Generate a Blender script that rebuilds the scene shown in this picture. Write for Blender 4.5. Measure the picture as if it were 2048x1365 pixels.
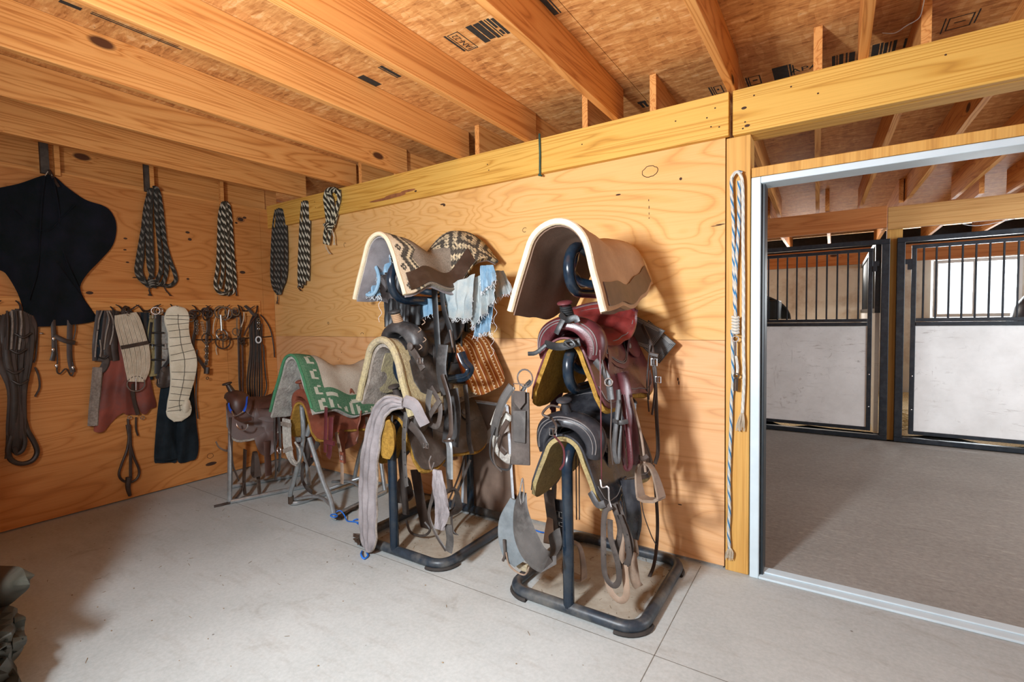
import bpy, math, random
from mathutils import Vector, Matrix, noise
random.seed(7)
PI=math.pi
for o in list(bpy.data.objects): bpy.data.objects.remove(o,do_unlink=True)
scn=bpy.context.scene
COL=scn.collection
# ---------------------------------------------------------------- camera
CAM=Vector((4.62261,-2.78016,1.37966)); FOC=980.77
def _camrot():
    y,p,r=math.radians(33.2756),math.radians(-2.72484),math.radians(-1.02354)
    cy,sy=math.cos(y),math.sin(y)
    fwd=Vector((-sy*math.cos(p),cy*math.cos(p),math.sin(p)));right=Vector((cy,sy,0));up=right.cross(fwd)
    c,s=math.cos(r),math.sin(r)
    r2=c*right+s*up;u2=-s*right+c*up
    return Matrix((r2,u2,-fwd)).transposed()
RC=_camrot()
cd=bpy.data.cameras.new('camera');cam=bpy.data.objects.new('camera',cd);COL.objects.link(cam)
cam.matrix_world=Matrix.Translation(CAM)@RC.to_4x4()
cd.sensor_width=36;cd.lens=FOC/2048*36;cd.clip_start=.02;cd.clip_end=200
scn.camera=cam
scn.view_settings.view_transform='Standard';scn.view_settings.look='None'
scn.view_settings.gamma=1;scn.view_settings.exposure=0.42;scn.view_settings.use_curve_mapping=False
# ---------------------------------------------------------------- world + lights
w=bpy.data.worlds.new('world');scn.world=w;w.use_nodes=True
bg=w.node_tree.nodes['Background'];bg.inputs[0].default_value=(.85,.93,1,1);bg.inputs[1].default_value=1.3
def area(name,loc,target,sx,sy,power,col):
    l=bpy.data.lights.new(name,'AREA');l.shape='RECTANGLE';l.size=sx;l.size_y=sy;l.energy=power;l.color=col
    o=bpy.data.objects.new(name,l);COL.objects.link(o);o.location=loc
    o.rotation_euler=(Vector(target)-Vector(loc)).to_track_quat('-Z','Y').to_euler();return o
area('key_light',(3.45,-3.12,1.75),(3.95,0,1.0),.20,.30,96,(.87,.94,1))
area('room_fill',(5.2,-3.55,1.5),(3.6,0,1.2),1.3,1.7,4,(.86,.94,1))  # added soft fill lamp behind the camera; the front wall has no doorway
area('ceiling_bounce',(3.9,-2.9,1.55),(2.0,-1.1,2.7),.7,.7,13,(.9,.96,1))
area('aisle_end_daylight',(8.6,1.2,1.9),(4.6,3.9,1.85),1.6,1.4,78,(.84,.92,1))
area('stall_window_daylight',(6.42,8.0,1.9),(6.0,4,1.2),1.6,1.5,150,(.88,.95,1))
area('stall_left_fill',(4.2,6.9,2.2),(4.3,5,1.0),1.2,.6,30,(1,.97,.92))  # added fill lamp hanging inside the left stall, no window there
# ---------------------------------------------------------------- pixel helpers (pixels of the 2048 frame onto a plane)
def ray(u,v): return RC@Vector((u-1024,-(v-682.5),-FOC))
def AY(u,v,y): q=ray(u,v);return CAM+q*((y-CAM.y)/q.y)
def AX(u,v,x): q=ray(u,v);return CAM+q*((x-CAM.x)/q.x)
def AZ(u,v,z): q=ray(u,v);return CAM+q*((z-CAM.z)/q.z)
# ---------------------------------------------------------------- materials
class NB:
    def __init__(s,name):
        s.m=bpy.data.materials.new(name);s.m.use_nodes=True;s.t=s.m.node_tree;s.b=s.t.nodes['Principled BSDF']
    def n(s,ty,**kw):
        nd=s.t.nodes.new('ShaderNode'+ty)
        for k,v in kw.items(): setattr(nd,k,v)
        return nd
    def L(s,a,b): s.t.links.new(a,b)
    def S(s,sock,v):
        if hasattr(v,'links') or isinstance(v,bpy.types.NodeSocket): s.L(v,sock)
        else: sock.default_value=v
    def math(s,op,a,b=0.0,c=0.0,clamp=False):
        nd=s.n('Math',operation=op,use_clamp=clamp)
        for i,v in enumerate((a,b,c)): s.S(nd.inputs[i],v)
        return nd.outputs[0]
    def coord(s,scale=(1,1,1),rnd=True,rot=(0,0,0)):
        tc=s.n('TexCoord');mp=s.n('Mapping');s.L(tc.outputs['Object'],mp.inputs[0])
        mp.inputs['Scale'].default_value=scale;mp.inputs['Rotation'].default_value=rot
        if rnd:
            oi=s.n('ObjectInfo');v=s.n('CombineXYZ')
            s.L(s.math('MULTIPLY',oi.outputs['Random'],17.3),v.inputs[0]);s.L(s.math('MULTIPLY',oi.outputs['Random'],9.1),v.inputs[1]);s.L(s.math('MULTIPLY',oi.outputs['Random'],23.7),v.inputs[2])
            s.L(v.outputs[0],mp.inputs['Location'])
        return mp.outputs[0]
    def noise(s,vec,scale=5,detail=3,rough=.5,dist=0):
        nd=s.n('TexNoise');s.L(vec,nd.inputs['Vector']);nd.inputs['Scale'].default_value=scale;nd.inputs['Detail'].default_value=detail
        nd.inputs['Roughness'].default_value=rough;nd.inputs['Distortion'].default_value=dist;return nd.outputs[0]
    def vor(s,vec,scale=5,feature='F1',out='Distance'):
        nd=s.n('TexVoronoi',feature=feature);s.L(vec,nd.inputs['Vector']);nd.inputs['Scale'].default_value=scale;return nd.outputs[out]
    def ramp(s,fac,*stops):
        nd=s.n('ValToRGB');s.L(fac,nd.inputs[0]);e=nd.color_ramp.elements
        while len(e)<len(stops): e.new(.5)
        for i,(p,c) in enumerate(stops):
            e[i].position=p;e[i].color=(c if isinstance(c,tuple) else (c,c,c))+(1,)
        return nd.outputs[0]
    def mix(s,fac,a,b,mode='MIX'):
        nd=s.n('Mix',data_type='RGBA',blend_type=mode);s.S(nd.inputs[0],fac)
        for i,v in ((6,a),(7,b)):
            if isinstance(v,tuple): nd.inputs[i].default_value=v+(1,)
            else: s.L(v,nd.inputs[i])
        return nd.outputs[2]
    def bump(s,h,st=.3,dist=.01):
        nd=s.n('Bump');nd.inputs['Strength'].default_value=st;nd.inputs['Distance'].default_value=dist
        s.L(h,nd.inputs['Height']);s.L(nd.outputs[0],s.b.inputs['Normal'])
    def fin(s,col=None,rough=.6,metal=0.0,spec=None):
        if col is not None:
            if isinstance(col,tuple): s.b.inputs['Base Color'].default_value=col+(1,)
            else: s.L(col,s.b.inputs['Base Color'])
        s.S(s.b.inputs['Roughness'],rough);s.b.inputs['Metallic'].default_value=metal
        if spec is not None: s.b.inputs['Specular IOR Level'].default_value=spec
        return s.m
def wood(name,axis,light,mid,dark,along=.5,across=5.,freq=9,knot=.5,fine=.25,knotc=(.09,.03,.01),rnd=True,ring=.45,tint=None):
    b=NB(name);sc=[across]*3;sc['xyz'.index(axis)]=along
    p=b.coord(tuple(sc),rnd)
    n1=b.noise(p,1,2.5,.5,.6)
    k=[3.2]*3;k['xyz'.index(axis)]=1.5
    pk=b.coord(tuple(k),rnd);vd=b.vor(pk,1.0);vr=b.vor(pk,1.0,out='Color')
    sep=b.n('SeparateColor');b.L(vr,sep.inputs[0])
    pres=b.math('LESS_THAN',sep.outputs[0],knot)
    near=b.math('MULTIPLY',b.math('SUBTRACT',1,b.math('MULTIPLY',vd,3.2),clamp=True),pres)
    near2=b.math('POWER',near,2.0)
    h=b.math('ADD',b.math('MULTIPLY',n1,freq),b.math('MULTIPLY',near2,2.2))
    rg=b.math('PINGPONG',h,.5)
    rg2=b.math('MULTIPLY',rg,2)
    fs=[120.]*3;fs['xyz'.index(axis)]=3.
    fn=b.noise(b.coord(tuple(fs),rnd),1,2,.6)
    big=b.noise(b.coord((.8,.8,.8),rnd),1,2)
    c=b.ramp(rg2,(0.0,dark),(.22,mid),(.62,light),(1,light))
    c=b.mix(1-ring,c,b.ramp(big,(.3,mid),(.7,light)))
    c=b.mix(fine,c,b.ramp(fn,(.3,dark),(.6,light)),'MIX')
    c=b.mix(b.ramp(near,(.70,0.0),(.80,1.0)),c,knotc)
    if tint: c=b.mix(b.ramp(b.noise(b.coord((1.3,1.3,1.3),rnd),1,4),(.45,0.),(.7,.7)),c,tint)
    b.fin(c,.62,spec=.3);b.bump(b.math('ADD',rg2,b.math('MULTIPLY',fn,.6)),.18,.002);return b.m
L_=(.74,.40,.15);M_=(.60,.27,.075);D_=(.36,.12,.028)
M={}
M['lumber']=wood('joist_lumber','y',(.72,.335,.10),(.58,.225,.052),(.36,.105,.018),along=.30,across=8,freq=15,knot=.5,ring=.72,fine=.14)
M['header']=wood('header_lumber','x',(.74,.44,.10),(.60,.31,.05),(.40,.17,.02),along=.22,across=9,freq=15,knot=.2,ring=.7,fine=.14)
M['redpine']=wood('reddish_pine','x',(.62,.25,.08),(.50,.16,.04),(.28,.07,.015),along=.3,across=8,freq=9,knot=.6,ring=.5)
M['tanpine']=wood('tan_pine','x',(.66,.38,.14),(.54,.27,.08),(.33,.14,.03),along=.3,across=8,freq=9,knot=.6,ring=.5)
M['post']=wood('post_lumber','z',(.72,.42,.12),(.58,.29,.06),(.34,.14,.03),along=.3,across=9,freq=6,knot=.2)
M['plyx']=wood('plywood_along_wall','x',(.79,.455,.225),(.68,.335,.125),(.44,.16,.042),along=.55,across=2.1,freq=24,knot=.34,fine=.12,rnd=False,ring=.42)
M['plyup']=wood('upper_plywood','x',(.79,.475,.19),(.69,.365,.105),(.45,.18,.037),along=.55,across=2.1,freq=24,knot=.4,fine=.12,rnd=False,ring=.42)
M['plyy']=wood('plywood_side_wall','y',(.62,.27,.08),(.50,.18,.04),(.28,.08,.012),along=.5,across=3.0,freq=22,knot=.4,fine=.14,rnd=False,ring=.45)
def m_osb():
    b=NB('oriented_strand_board')
    def dc(sc,rot):
        p=b.coord(sc,False,rot);nn=b.n('TexNoise');b.L(p,nn.inputs['Vector']);nn.inputs['Scale'].default_value=.35;nn.inputs['Detail'].default_value=2
        vm=b.n('VectorMath',operation='MULTIPLY_ADD');b.L(nn.outputs['Color'],vm.inputs[0]);vm.inputs[1].default_value=(1.6,1.6,1.6);b.L(p,vm.inputs[2]);return vm.outputs[0]
    V=[]
    for sc,rot,o in (((11,38,20),(0,0,.35),0),((40,10,20),(0,0,.5),1),((12,44,20),(0,0,-.6),2),((24,70,20),(0,0,.1),0)):
        a=b.vor(dc(sc,rot),1,out='Color');s_=b.n('SeparateColor');b.L(a,s_.inputs[0]);V.append(s_.outputs[o])
    v=b.math('ADD',b.math('ADD',b.math('MULTIPLY',V[0],.32),b.math('MULTIPLY',V[1],.22)),b.math('ADD',b.math('MULTIPLY',V[2],.26),b.math('MULTIPLY',V[3],.2)))
    n=b.noise(b.coord((14,110,30),False,(0,0,.3)),1,3,.6)
    c=b.ramp(v,(.15,(.30,.10,.025)),(.32,(.50,.20,.055)),(.5,(.63,.28,.085)),(.68,(.74,.38,.13)),(.84,(.86,.52,.24)))
    c=b.mix(.28,c,b.ramp(n,(.32,(.32,.11,.025)),(.62,(.78,.42,.16))))
    c=b.mix(b.ramp(b.noise(b.coord((30,42,10),False),1,3),(.70,0.),(.76,.8)),c,(.13,.04,.012))
    b.fin(c,.7,spec=.2);b.bump(v,.5,.005);return b.m
M['osb']=m_osb()
def m_concrete():
    b=NB('concrete');p=b.coord((1,1,1),False)
    a=b.noise(p,1.3,6,.6);f=b.noise(p,60,4,.7);sp=b.noise(b.coord((2.2,9,1),False,(0,0,.35)),2.0,5,.65)
    st=b.noise(p,3.1,4,.6,1.2)
    c=b.ramp(a,(.3,(.395,.425,.42)),(.7,(.53,.565,.56)))
    c=b.mix(b.ramp(sp,(.52,0.),(.75,.45)),c,(.32,.30,.27))
    c=b.mix(b.ramp(st,(.63,0.),(.72,.4)),c,(.27,.25,.22))
    c=b.mix(.22,c,b.ramp(f,(.3,(.25,.25,.23)),(.7,(.62,.62,.6))))
    gr=b.math('GREATER_THAN',b.vor(p,9),0)
    d=b.vor(b.coord((1,1,1),False),7.0);c=b.mix(b.ramp(d,(.03,.7),(.045,0.)),c,(.10,.08,.06))
    b.fin(c,.78,spec=.25);b.bump(f,.12,.003);return b.m
M['concrete']=m_concrete()
def m_aisle():
    b=NB('aisle_floor');p=b.coord((1,1,1),False)
    a=b.noise(p,1.0,5,.6);f=b.noise(p,40,5,.7);sc=b.noise(b.coord((3,26,1),False,(0,0,.25)),2.5,4,.6,.8);s2=b.noise(b.coord((3,22,1),False,(0,0,-.5)),3,4,.6,.8)
    c=b.ramp(a,(.3,(.27,.26,.24)),(.7,(.37,.36,.335)))
    c=b.mix(.3,c,b.ramp(f,(.3,(.13,.11,.09)),(.7,(.46,.43,.39))))
    c=b.mix(b.ramp(sc,(.6,0.),(.68,.5)),c,(.55,.52,.47));c=b.mix(b.ramp(s2,(.62,0.),(.7,.4)),c,(.16,.13,.10))
    b.fin(c,.75,spec=.25);b.bump(f,.15,.003);return b.m
M['aisle']=m_aisle()
def plain(name,c,rough=.5,metal=0.,var=.25,sc=20,bump=.0,dirt=None,spec=None,dsc=3,damt=.6):
    b=NB(name);n=b.noise(b.coord((1,1,1)),sc,4,.6)
    lo=tuple(x*(1-var) for x in c);hi=tuple(min(1,x*(1+var)) for x in c)
    col=b.ramp(n,(.3,lo),(.7,hi))
    if dirt: col=b.mix(b.ramp(b.noise(b.coord((1,1,1)),dsc,5,.65),(.48,0.),(.68,damt)),col,dirt)
    b.fin(col,rough,metal,spec)
    if bump: b.bump(n,bump,.002)
    return b.m
M['white_trim']=plain('white_painted_metal',(.62,.74,.80),.4,var=.05,sc=8)
M['black_frame']=plain('black_painted_steel',(.010,.016,.024),.36,var=.4,sc=30,dirt=(.07,.075,.08),dsc=14,damt=.3)
M['stall_panel']=plain('stall_panel_board',(.78,.765,.74),.5,var=.05,sc=3,dirt=(.36,.31,.26),dsc=3.5,damt=.28)
def m_panel():
    b=NB('scuffed_white_board');n=b.noise(b.coord((1,1,1)),2.5,5,.65)
    c=b.ramp(n,(.3,(.72,.71,.69)),(.6,(.86,.855,.84)))
    msk=b.ramp(b.noise(b.coord((1,1,1)),1.8,3,.6),(.42,.08),(.66,.95))
    for sc,rot,lo,amt in (((4,1,22),(0,.5,0),.60,.55),((5,1,20),(0,-.7,0),.62,.45),((18,1,4),(0,.2,0),.63,.4),((8,1,8),(0,0,0),.64,.7)):
        k=b.noise(b.coord(sc,True,rot),1.3,5,.7,.7);c=b.mix(b.math('MULTIPLY',b.ramp(k,(lo,0.),(lo+.05,amt)),msk),c,(.26,.22,.19))
    b.fin(c,.5,spec=.35);return b.m
M['stall_panel']=m_panel()
M['stall_wall']=plain('stall_wall_board',(.72,.66,.56),.6,var=.06,sc=5,dirt=(.38,.22,.11),dsc=2.2,damt=.6)
M['dark']=plain('dark_void',(.03,.025,.022),.8)
M['ink']=plain('stamp_ink',(.02,.018,.015),.8,var=.5,sc=60)
M['pipe']=plain('dark_blue_tube',(.008,.017,.030),.20,var=.2,sc=30,dirt=(.06,.065,.065),dsc=9,damt=.3)
M['dustpipe']=plain('dusty_tube',(.022,.032,.045),.42,var=.3,sc=30,dirt=(.17,.16,.14),dsc=4,damt=.8)
M['galv']=plain('galvanised_tube',(.42,.46,.48),.35,.75,.2,25,dirt=(.3,.29,.27),dsc=8,damt=.5)
M['chrome']=plain('nickel_hardware',(.62,.62,.62),.25,.95,.1)
M['iron']=plain('rusty_iron',(.075,.05,.035),.6,.4,.4,40)
M['glass']=None
# ---------------------------------------------------------------- mesh builder
class MB:
    def __init__(s): s.v=[];s.f=[];s.mi=[];s.cur=0;s.at={}
    def add(s,vs,fs):
        k=len(s.v);s.v+=[Vector(a) for a in vs]
        for f in fs: s.f.append([i+k for i in f]);s.mi.append(s.cur)
        return s
    def box(s,x0,x1,y0,y1,z0,z1,rot=None,piv=None):
        vs=[Vector((x,y,z)) for x in (x0,x1) for y in (y0,y1) for z in (z0,z1)]
        if rot is not None:
            pv=Vector(piv) if piv is not None else Vector(((x0+x1)/2,(y0+y1)/2,(z0+z1)/2))
            vs=[pv+rot@(a-pv) for a in vs]
        return s.add(vs,[(0,1,3,2),(4,6,7,5),(0,4,5,1),(2,3,7,6),(0,2,6,4),(1,5,7,3)])
    def grid(s,P,closeu=False,closev=False):
        nu=len(P);nv=len(P[0]);vs=[q for r in P for q in r];fs=[]
        for i in range(nu if closeu else nu-1):
            for j in range(nv if closev else nv-1):
                a=i*nv+j;b=i*nv+(j+1)%nv;c=((i+1)%nu)*nv+(j+1)%nv;d=((i+1)%nu)*nv+j
                fs.append((a,b,c,d))
        return s.add(vs,fs)
    def tube(s,pts,r,seg=8,closed=False,cap=True,flat=1.0):
        pts=[Vector(p) for p in pts];n=len(pts)
        if not callable(r): rr=r;r=lambda t:rr
        T=[]
        for i in range(n):
            a=pts[(i-1)%n] if (closed or i>0) else pts[i];b=pts[(i+1)%n] if (closed or i<n-1) else pts[i]
            d=(b-a);T.append(d.normalized() if d.length>1e-9 else Vector((0,0,1)))
        ref=Vector((0,0,1)) if abs(T[0].z)<.9 else Vector((1,0,0))
        N=(ref-T[0]*ref.dot(T[0])).normalized();rings=[]
        for i in range(n):
            N=(N-T[i]*N.dot(T[i]));
            N=N.normalized() if N.length>1e-6 else T[i].orthogonal().normalized()
            B=T[i].cross(N);q=r(i/max(1,n-1))
            rings.append([pts[i]+N*(math.cos(2*PI*k/seg)*q)+B*(math.sin(2*PI*k/seg)*q*flat) for k in range(seg)])
        k0=len(s.v);s.grid(rings,closed,True)
        if cap and not closed:
            s.f.append([k0+i for i in range(seg)][::-1]);s.mi.append(s.cur)
            s.f.append([k0+(n-1)*seg+i for i in range(seg)]);s.mi.append(s.cur)
        return s
    def strap(s,pts,w,t=.004,face=(0,-1,0),closed=False):
        """flat leather strip along pts; face = direction its flat side looks to"""
        pts=[Vector(p) for p in pts];n=len(pts);face=Vector(face)
        if not callable(w): ww=w;w=lambda q:ww
        R=[]
        for i in range(n):
            a=pts[(i-1)%n] if (closed or i>0) else pts[i];b=pts[(i+1)%n] if (closed or i<n-1) else pts[i]
            T=(b-a).normalized();S=T.cross(face)
            S=S.normalized() if S.length>1e-4 else Vector((1,0,0))
            F=S.cross(T).normalized();h=w(i/max(1,n-1))/2
            R.append([pts[i]+S*h,pts[i]+S*h*.62+F*t*.6,pts[i]-S*h*.62+F*t*.6,pts[i]-S*h,pts[i]-S*h*.62-F*t*.6,pts[i]+S*h*.62-F*t*.6])
        k0=len(s.v);s.grid(R,closed,True)
        if not closed:
            s.f.append([k0+i for i in range(6)]);s.mi.append(s.cur);e=k0+(n-1)*6;s.f.append([e+i for i in range(5,-1,-1)]);s.mi.append(s.cur)
        return s
    def sheet(s,P,t,A_=None):
        """thick sheet from a point grid"""
        nu=len(P);nv=len(P[0]);A=[];B=[]
        for i in range(nu):
            ra=[];rb=[]
            for j in range(nv):
                p=Vector(P[i][j]);du=Vector(P[min(i+1,nu-1)][j])-Vector(P[max(i-1,0)][j]);dv=Vector(P[i][min(j+1,nv-1)])-Vector(P[i][max(j-1,0)])
                nn=du.cross(dv);nn=nn.normalized() if nn.length>1e-9 else Vector((0,0,1))
                tt=t(i/(nu-1),j/(nv-1)) if callable(t) else t
                ra.append(p+nn*tt/2);rb.append(p-nn*tt/2)
            A.append(ra);B.append(rb)
        k=len(s.v);s.grid(A);k2=len(s.v)
        if A_:
            for i in range(nu):
                for j in range(nv): s.at[k+i*nv+j]=A_[i][j];s.at[k2+i*nv+j]=A_[i][j]
        s.add([q for r in B for q in r],[]);
        for i in range(nu-1):
            for j in range(nv-1):
                a=i*nv+j;s.f.append([k2+a,k2+a+nv,k2+a+nv+1,k2+a+1]);s.mi.append(s.cur)
        per=[(0,j) for j in range(nv)]+[(i,nv-1) for i in range(1,nu)]+[(nu-1,j) for j in range(nv-2,-1,-1)]+[(i,0) for i in range(nu-2,0,-1)]
        for a,b in zip(per,per[1:]+per[:1]):
            ia=a[0]*nv+a[1];ib=b[0]*nv+b[1];s.f.append([k+ia,k2+ia,k2+ib,k+ib]);s.mi.append(s.cur)
        return s
    def poly(s,pts,n,t):
        """flat polygon (3D points) extruded by t along n"""
        n=Vector(n)*t;k=len(pts);a=[Vector(p) for p in pts]
        return s.add(a+[p+n for p in a],[list(range(k))[::-1],list(range(k,2*k))]+[[i,(i+1)%k,k+(i+1)%k,k+i] for i in range(k)])
    def ball(s,c,rx,ry=None,rz=None,seg=14,rings=9,rot=None):
        ry=ry or rx;rz=rz or rx;c=Vector(c);P=[]
        for i in range(rings+1):
            th=PI*i/rings;row=[]
            for j in range(seg):
                ph=2*PI*j/seg;q=Vector((rx*math.sin(th)*math.cos(ph),ry*math.sin(th)*math.sin(ph),rz*math.cos(th)))
                row.append(c+(rot@q if rot else q))
            P.append(row)
        return s.grid(P,False,True)
    def ring(s,c,R,r,n=(0,1,0),seg=18,ts=7,sx=1.,sz=1.,arc=(0,2*PI)):
        n=Vector(n).normalized();u=n.orthogonal().normalized()
        z=Vector((0,0,1));
        if abs(n.z)<.9: u=(z-n*z.dot(n)).normalized()
        v=n.cross(u);full=abs(arc[1]-arc[0]-2*PI)<1e-4
        m=seg if full else seg+1
        pts=[Vector(c)+u*(math.cos(arc[0]+(arc[1]-arc[0])*i/seg)*R*sz)+v*(math.sin(arc[0]+(arc[1]-arc[0])*i/seg)*R*sx) for i in range(m)]
        return s.tube(pts,r,ts,closed=full)
    def lathe(s,c,prof,axis=(0,0,1),seg=16):
        n=Vector(axis).normalized();u=n.orthogonal().normalized();v=n.cross(u)
        P=[[Vector(c)+n*h+(u*math.cos(2*PI*k/seg)+v*math.sin(2*PI*k/seg))*r for k in range(seg)] for r,h in prof]
        k0=len(s.v);s.grid(P,False,True)
        s.f.append([k0+i for i in range(seg)][::-1]);s.mi.append(s.cur);s.f.append([k0+(len(prof)-1)*seg+i for i in range(seg)]);s.mi.append(s.cur)
        return s
def dens(pts,n=6,closed=False):
    """Catmull-Rom through points"""
    P=[Vector(p) for p in pts];m=len(P);out=[]
    rng=range(m if closed else m-1)
    for i in rng:
        a=P[(i-1)%m] if (closed or i>0) else P[0]*2-P[1];b=P[i];c=P[(i+1)%m];d=P[(i+2)%m] if (closed or i<m-2) else P[m-1]*2-P[m-2]
        for k in range(n):
            t=k/n;out.append(.5*((2*b)+(c-a)*t+(2*a-5*b+4*c-d)*t*t+(3*b-3*c+d-a)*t**3))
    if not closed: out.append(P[-1])
    return out
def tag(o,label=None,cat=None,group=None,kind=None):
    if label: o['label']=label
    if cat: o['category']=cat
    if group: o['group']=group
    if kind: o['kind']=kind
    return o
def build(mb,name,mats,parent=None,smooth=True,angle=35,bevel=0,sub=0,label=None,cat=None,group=None,kind=None,origin=None):
    me=bpy.data.meshes.new(name)
    L=Vector(origin) if origin is not None else (parent['_o'] if parent is not None and False else None)
    if parent is not None: L=ORG[parent.name]
    if L is None:
        xs=[v.x for v in mb.v];ys=[v.y for v in mb.v];zs=[v.z for v in mb.v]
        L=Vector(((min(xs)+max(xs))/2,(min(ys)+max(ys))/2,min(zs)))
    me.from_pydata([tuple(v-L) for v in mb.v],[],mb.f)
    if not isinstance(mats,(list,tuple)): mats=[mats]
    for m in mats: me.materials.append(m)
    if len(mats)>1: me.polygons.foreach_set('material_index',mb.mi)
    me.update()
    if mb.at:
        ab=me.attributes.new('pat','FLOAT_VECTOR','POINT')
        for i in range(len(mb.v)): ab.data[i].vector=mb.at.get(i,(0,0,0))
    o=bpy.data.objects.new(name,me);COL.objects.link(o)
    import bmesh
    bm=bmesh.new();bm.from_mesh(me);bmesh.ops.recalc_face_normals(bm,faces=bm.faces);bm.to_mesh(me);bm.free()
    if smooth:
        me.shade_smooth();me.set_sharp_from_angle(angle=math.radians(angle))
    if parent is not None: o.parent=parent;ORG[o.name]=L
    else: o.location=L;ORG[o.name]=L
    if bevel:
        md=o.modifiers.new('bevel','BEVEL');md.width=bevel;md.segments=2;md.limit_method='ANGLE';md.angle_limit=math.radians(50)
    if sub:
        md=o.modifiers.new('sub','SUBSURF');md.levels=sub;md.render_levels=sub
    tag(o,label,cat,group,kind)
    return o
ORG={}
def thing(name,label,cat,loc,group=None):
    o=bpy.data.objects.new(name,None);COL.objects.link(o);o.location=loc;o.empty_display_size=.05
    ORG[o.name]=Vector(loc);return tag(o,label,cat,group)
def S(mb,name,mat,**k):
    k.setdefault('smooth',False);return build(mb,name,mat,kind='structure',**k)

# ================================================================ SETTING
ZB0,ZB1,ZJ,ZD=2.29,2.507,2.507,2.71
XP=4.146           # end of the plywood, start of the post
XR=6.6             # right side of the tack room
YF=-3.75           # front side of the tack room
S(MB().box(-.1,XR+.1,YF-.1,.02,-.12,0),'floor',M['concrete'])
S(MB().box(-.5,9.5,.02,3.68,-.12,0),'floor_aisle',M['aisle'])
S(MB().box(2.5,9.5,3.68,7.6,-.14,-.02),'floor_stall',M['aisle'])
mb=MB()
# deck in sheets with small gaps
for (y0,y1) in ((YF-.1,-2.48),(-2.476,-1.26),(-1.256,-.035),(-.031,1.185),(1.189,2.405),(2.409,3.6),(3.604,4.8),(4.804,6.0),(6.004,7.6)):
    xs=[-.6,1.2,3.64,6.08,9.6] if int((y0+10)*10)%2 else [-.6,2.42,4.86,7.3,9.6]
    for a,b_ in zip(xs,xs[1:]): mb.box(a+.0015,b_-.0015,y0,y1,ZD,ZD+.014)
S(mb,'ceiling',M['osb'])
S(MB().box(-.7,9.7,YF-.2,7.7,ZD+.02,ZD+.05),'trim_1',M['dark'])
# back wall: plywood sheets either side, studs behind
mb=MB()
for z0,z1 in ((.018,1.2385),(1.2405,2.45)):
    mb.cur=1 if z0>1 else 0
    xs=[0,1.654,XP-.002] if z0>1 else [0,1.71,XP-.002]
    for a,b_ in zip(xs,xs[1:]): mb.box(a+.001,b_-.001,0,.012,z0,z1)
mb.box(0,XP-.002,.125,.137,.0,2.45)
S(mb,'wall_back',[M['plyx'],M['plyup']])
S(MB().box(0,XP-.01,.013,.124,.0,.085),'baseboard_back',plain('weathered_plate',(.27,.24,.21),.8,sc=30))
# left wall
mb=MB()
for z0,z1 in ((.012,1.2385),(1.2405,2.44)):
    ys=[YF,-2.3,-.115,0] if z0>1 else [YF,-2.9,-.47,0]
    for a,b_ in zip(ys,ys[1:]): mb.box(-.012,0,a+.001,b_-.001,z0,z1)
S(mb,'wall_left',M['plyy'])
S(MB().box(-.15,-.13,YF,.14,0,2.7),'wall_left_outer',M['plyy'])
mb=MB();mb.box(-.052,-.014,YF,0,2.40,2.475);S(mb,'trim_2',M['lumber'])
mb=MB();mb.box(-.129,-.1,YF,0,2.476,2.70);S(mb,'trim_3',M['lumber'])
# front, right closing walls (behind the camera)
S(MB().box(-.1,XR+.1,YF-.03,YF,0,2.7),'wall_front',M['plyx'])
mb=MB();mb.box(XR,XR+.03,YF,0,0,2.7);mb.box(XR,XR+.03,0,3.7,2.4,2.7);S(mb,'wall_right',M['plyy'])
# header beams over the wall
S(MB().box(-.01,4.165,-.038,-.001,ZB0,ZB1),'trim_4',M['header'],bevel=.004)
S(MB().box(4.182,XR,-.030,.010,ZB0-.003,ZB1+.002),'trim_5',M['header'],bevel=.004)
S(MB().box(4.182,XR,.012,.135,ZB0-.003,ZB1+.002),'trim_6',M['header'],bevel=.004)
S(MB().box(XP+.002,4.262,.0,.14,0,ZB0-.004),'trim_7',M['post'],bevel=.004)
# door opening: white frame
xw=4.268
mb=MB();mb.box(xw,xw+.042,-.012,.13,0,2.063);S(mb,'door_1',M['white_trim'],bevel=.003,smooth=True)
S(MB().box(xw+.043,xw+.060,.02,.13,0.01,2.05),'trim_8',plain('door_weatherstrip',(.012,.02,.026),.4),bevel=.003)
S(MB().box(xw+.0425,XR,-.012,.13,2.030,2.063),'trim_9',M['white_trim'],bevel=.004)
S(MB().box(xw,XR,-.01,.12,2.065,2.112),'trim_10',M['post'],bevel=.003)
mb=MB();mb.box(xw+.0425,XR,-.012,.10,0.0005,.012);mb.box(xw+.0425,XR,.04,.10,.012,.02);S(mb,'trim_11',M['white_trim'],bevel=.002)
# floor joints (control cuts)
mj=plain('joint_dirt',(.17,.155,.13),.9)
mb=MB();mb.box(0,XR,-.8675,-.8645,.0004,.0010);mb.box(4.028,4.031,YF,-.03,.0004,.0010);mb.box(1.75,1.755,.05,.06,0,.001);S(mb,'trim_12',mj)
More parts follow.
